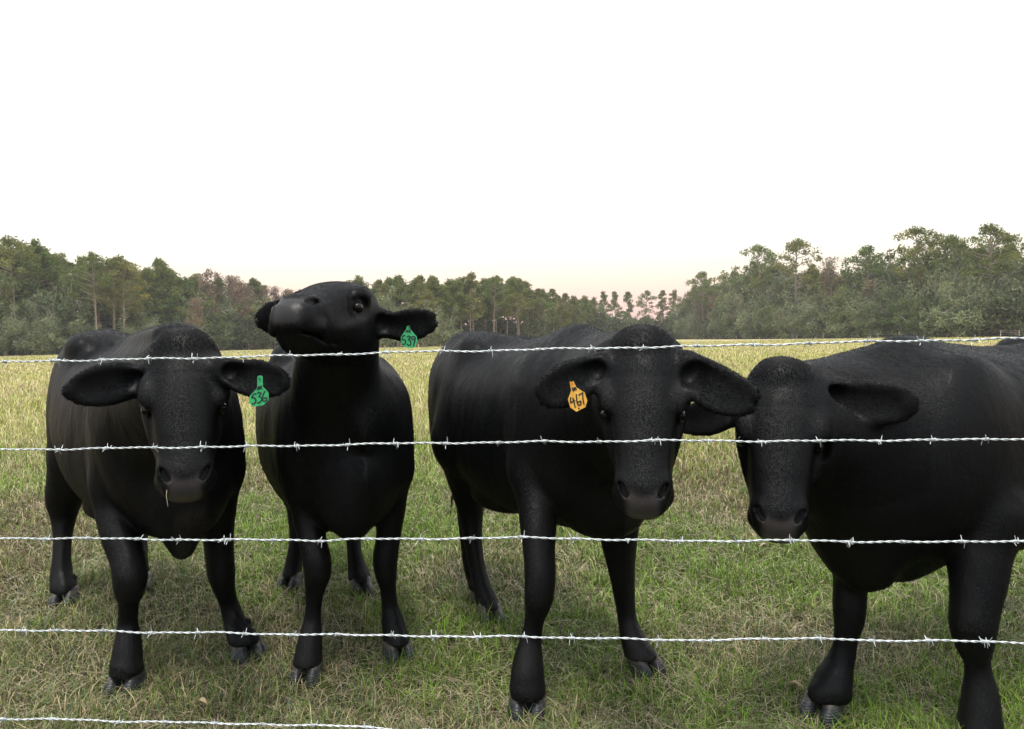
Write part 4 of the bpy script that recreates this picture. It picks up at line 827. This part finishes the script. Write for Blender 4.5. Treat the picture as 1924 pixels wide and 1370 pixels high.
sp_ = np.array([J(313.5, 921, 2.315), J(312.5, 932, 2.31), J(315.5, 952, 2.31)]); v, f = tube_mesh(sp_-sp_[0], [.0008, .0008, .0005], 6)
st_ = mesh('grass_stalk', v, f, material('straw', (.62, .54, .38), rough=.6)); st_.location = sp_[0]; props(st_, 'thin dry stalk hanging from the mouth of the cow wearing green tag 536', 'straw')
def leaf_thing(x, y, L, W, az, label, col):
    d = CAM[2]*FPX/(y-hor(x)); p = J(x, y, d); r = np.random.default_rng(int(x)); n = 9; V = []
    for i in range(n):
        t = i/(n-1); w_ = W*math.sin(math.pi*min(1, t*.93+.04))**.7
        for j in range(5): s = (j-2)/2; V.append([(t-.5)*L, s*w_, .022+.015*abs(s)+.018*math.sin(t*3)+r.normal(0, .001)])
    V = np.array(V); F = [[i*5+j, i*5+j+1, (i+1)*5+j+1, (i+1)*5+j] for i in range(n-1) for j in range(4)]; V2 = V-[0, 0, .0012]; o_ = len(V); F = F+[[a+o_ for a in f[::-1]] for f in F]
    o = mesh('fallen_leaf', np.concatenate([V, V2]), np.array(F), material('dry_leaf', col, rough=.7), None); o.location = (p[0], p[1], 0); o.rotation_euler = (.15, -.1, az); props(o, label, 'leaf')
leaf_thing(383, 1338, .06, .009, -.5, 'curled tan dead leaf below the first cow, above the lowest wire', (.52, .40, .24))
leaf_thing(1497, 1306, .07, .009, -.9, 'pale dead leaf lying at the left of the front hoof of the fourth cow', (.58, .46, .30))
leaf_thing(1435, 1036, .05, .010, .1, 'small pale leaf in the grass left of the fourth cow chest', (.60, .50, .42))
# ------------------------------------------------------------------ evening haze
mh = bpy.data.materials.new('evening_haze'); mh.use_nodes = True; th = mh.node_tree; th.nodes.clear()
pv = th.nodes.new('ShaderNodeVolumePrincipled'); pv.inputs['Color'].default_value = (.92, .92, .88, 1); pv.inputs['Density'].default_value = .00034; pv.inputs['Anisotropy'].default_value = .2
ho_ = th.nodes.new('ShaderNodeOutputMaterial'); th.links.new(pv.outputs[0], ho_.inputs['Volume'])
bx = np.array([[a, b, c] for a in (-420, 420) for b in (-40, 460) for c in (-1.1, 34)], float)
hz = mesh('haze', bx, np.array([[0, 1, 3, 2], [4, 6, 7, 5], [0, 4, 5, 1], [2, 3, 7, 6], [0, 2, 6, 4], [1, 5, 7, 3]]), mh, smooth=False); props(hz, 'thin pale evening haze over the pasture', 'haze', kind='stuff')
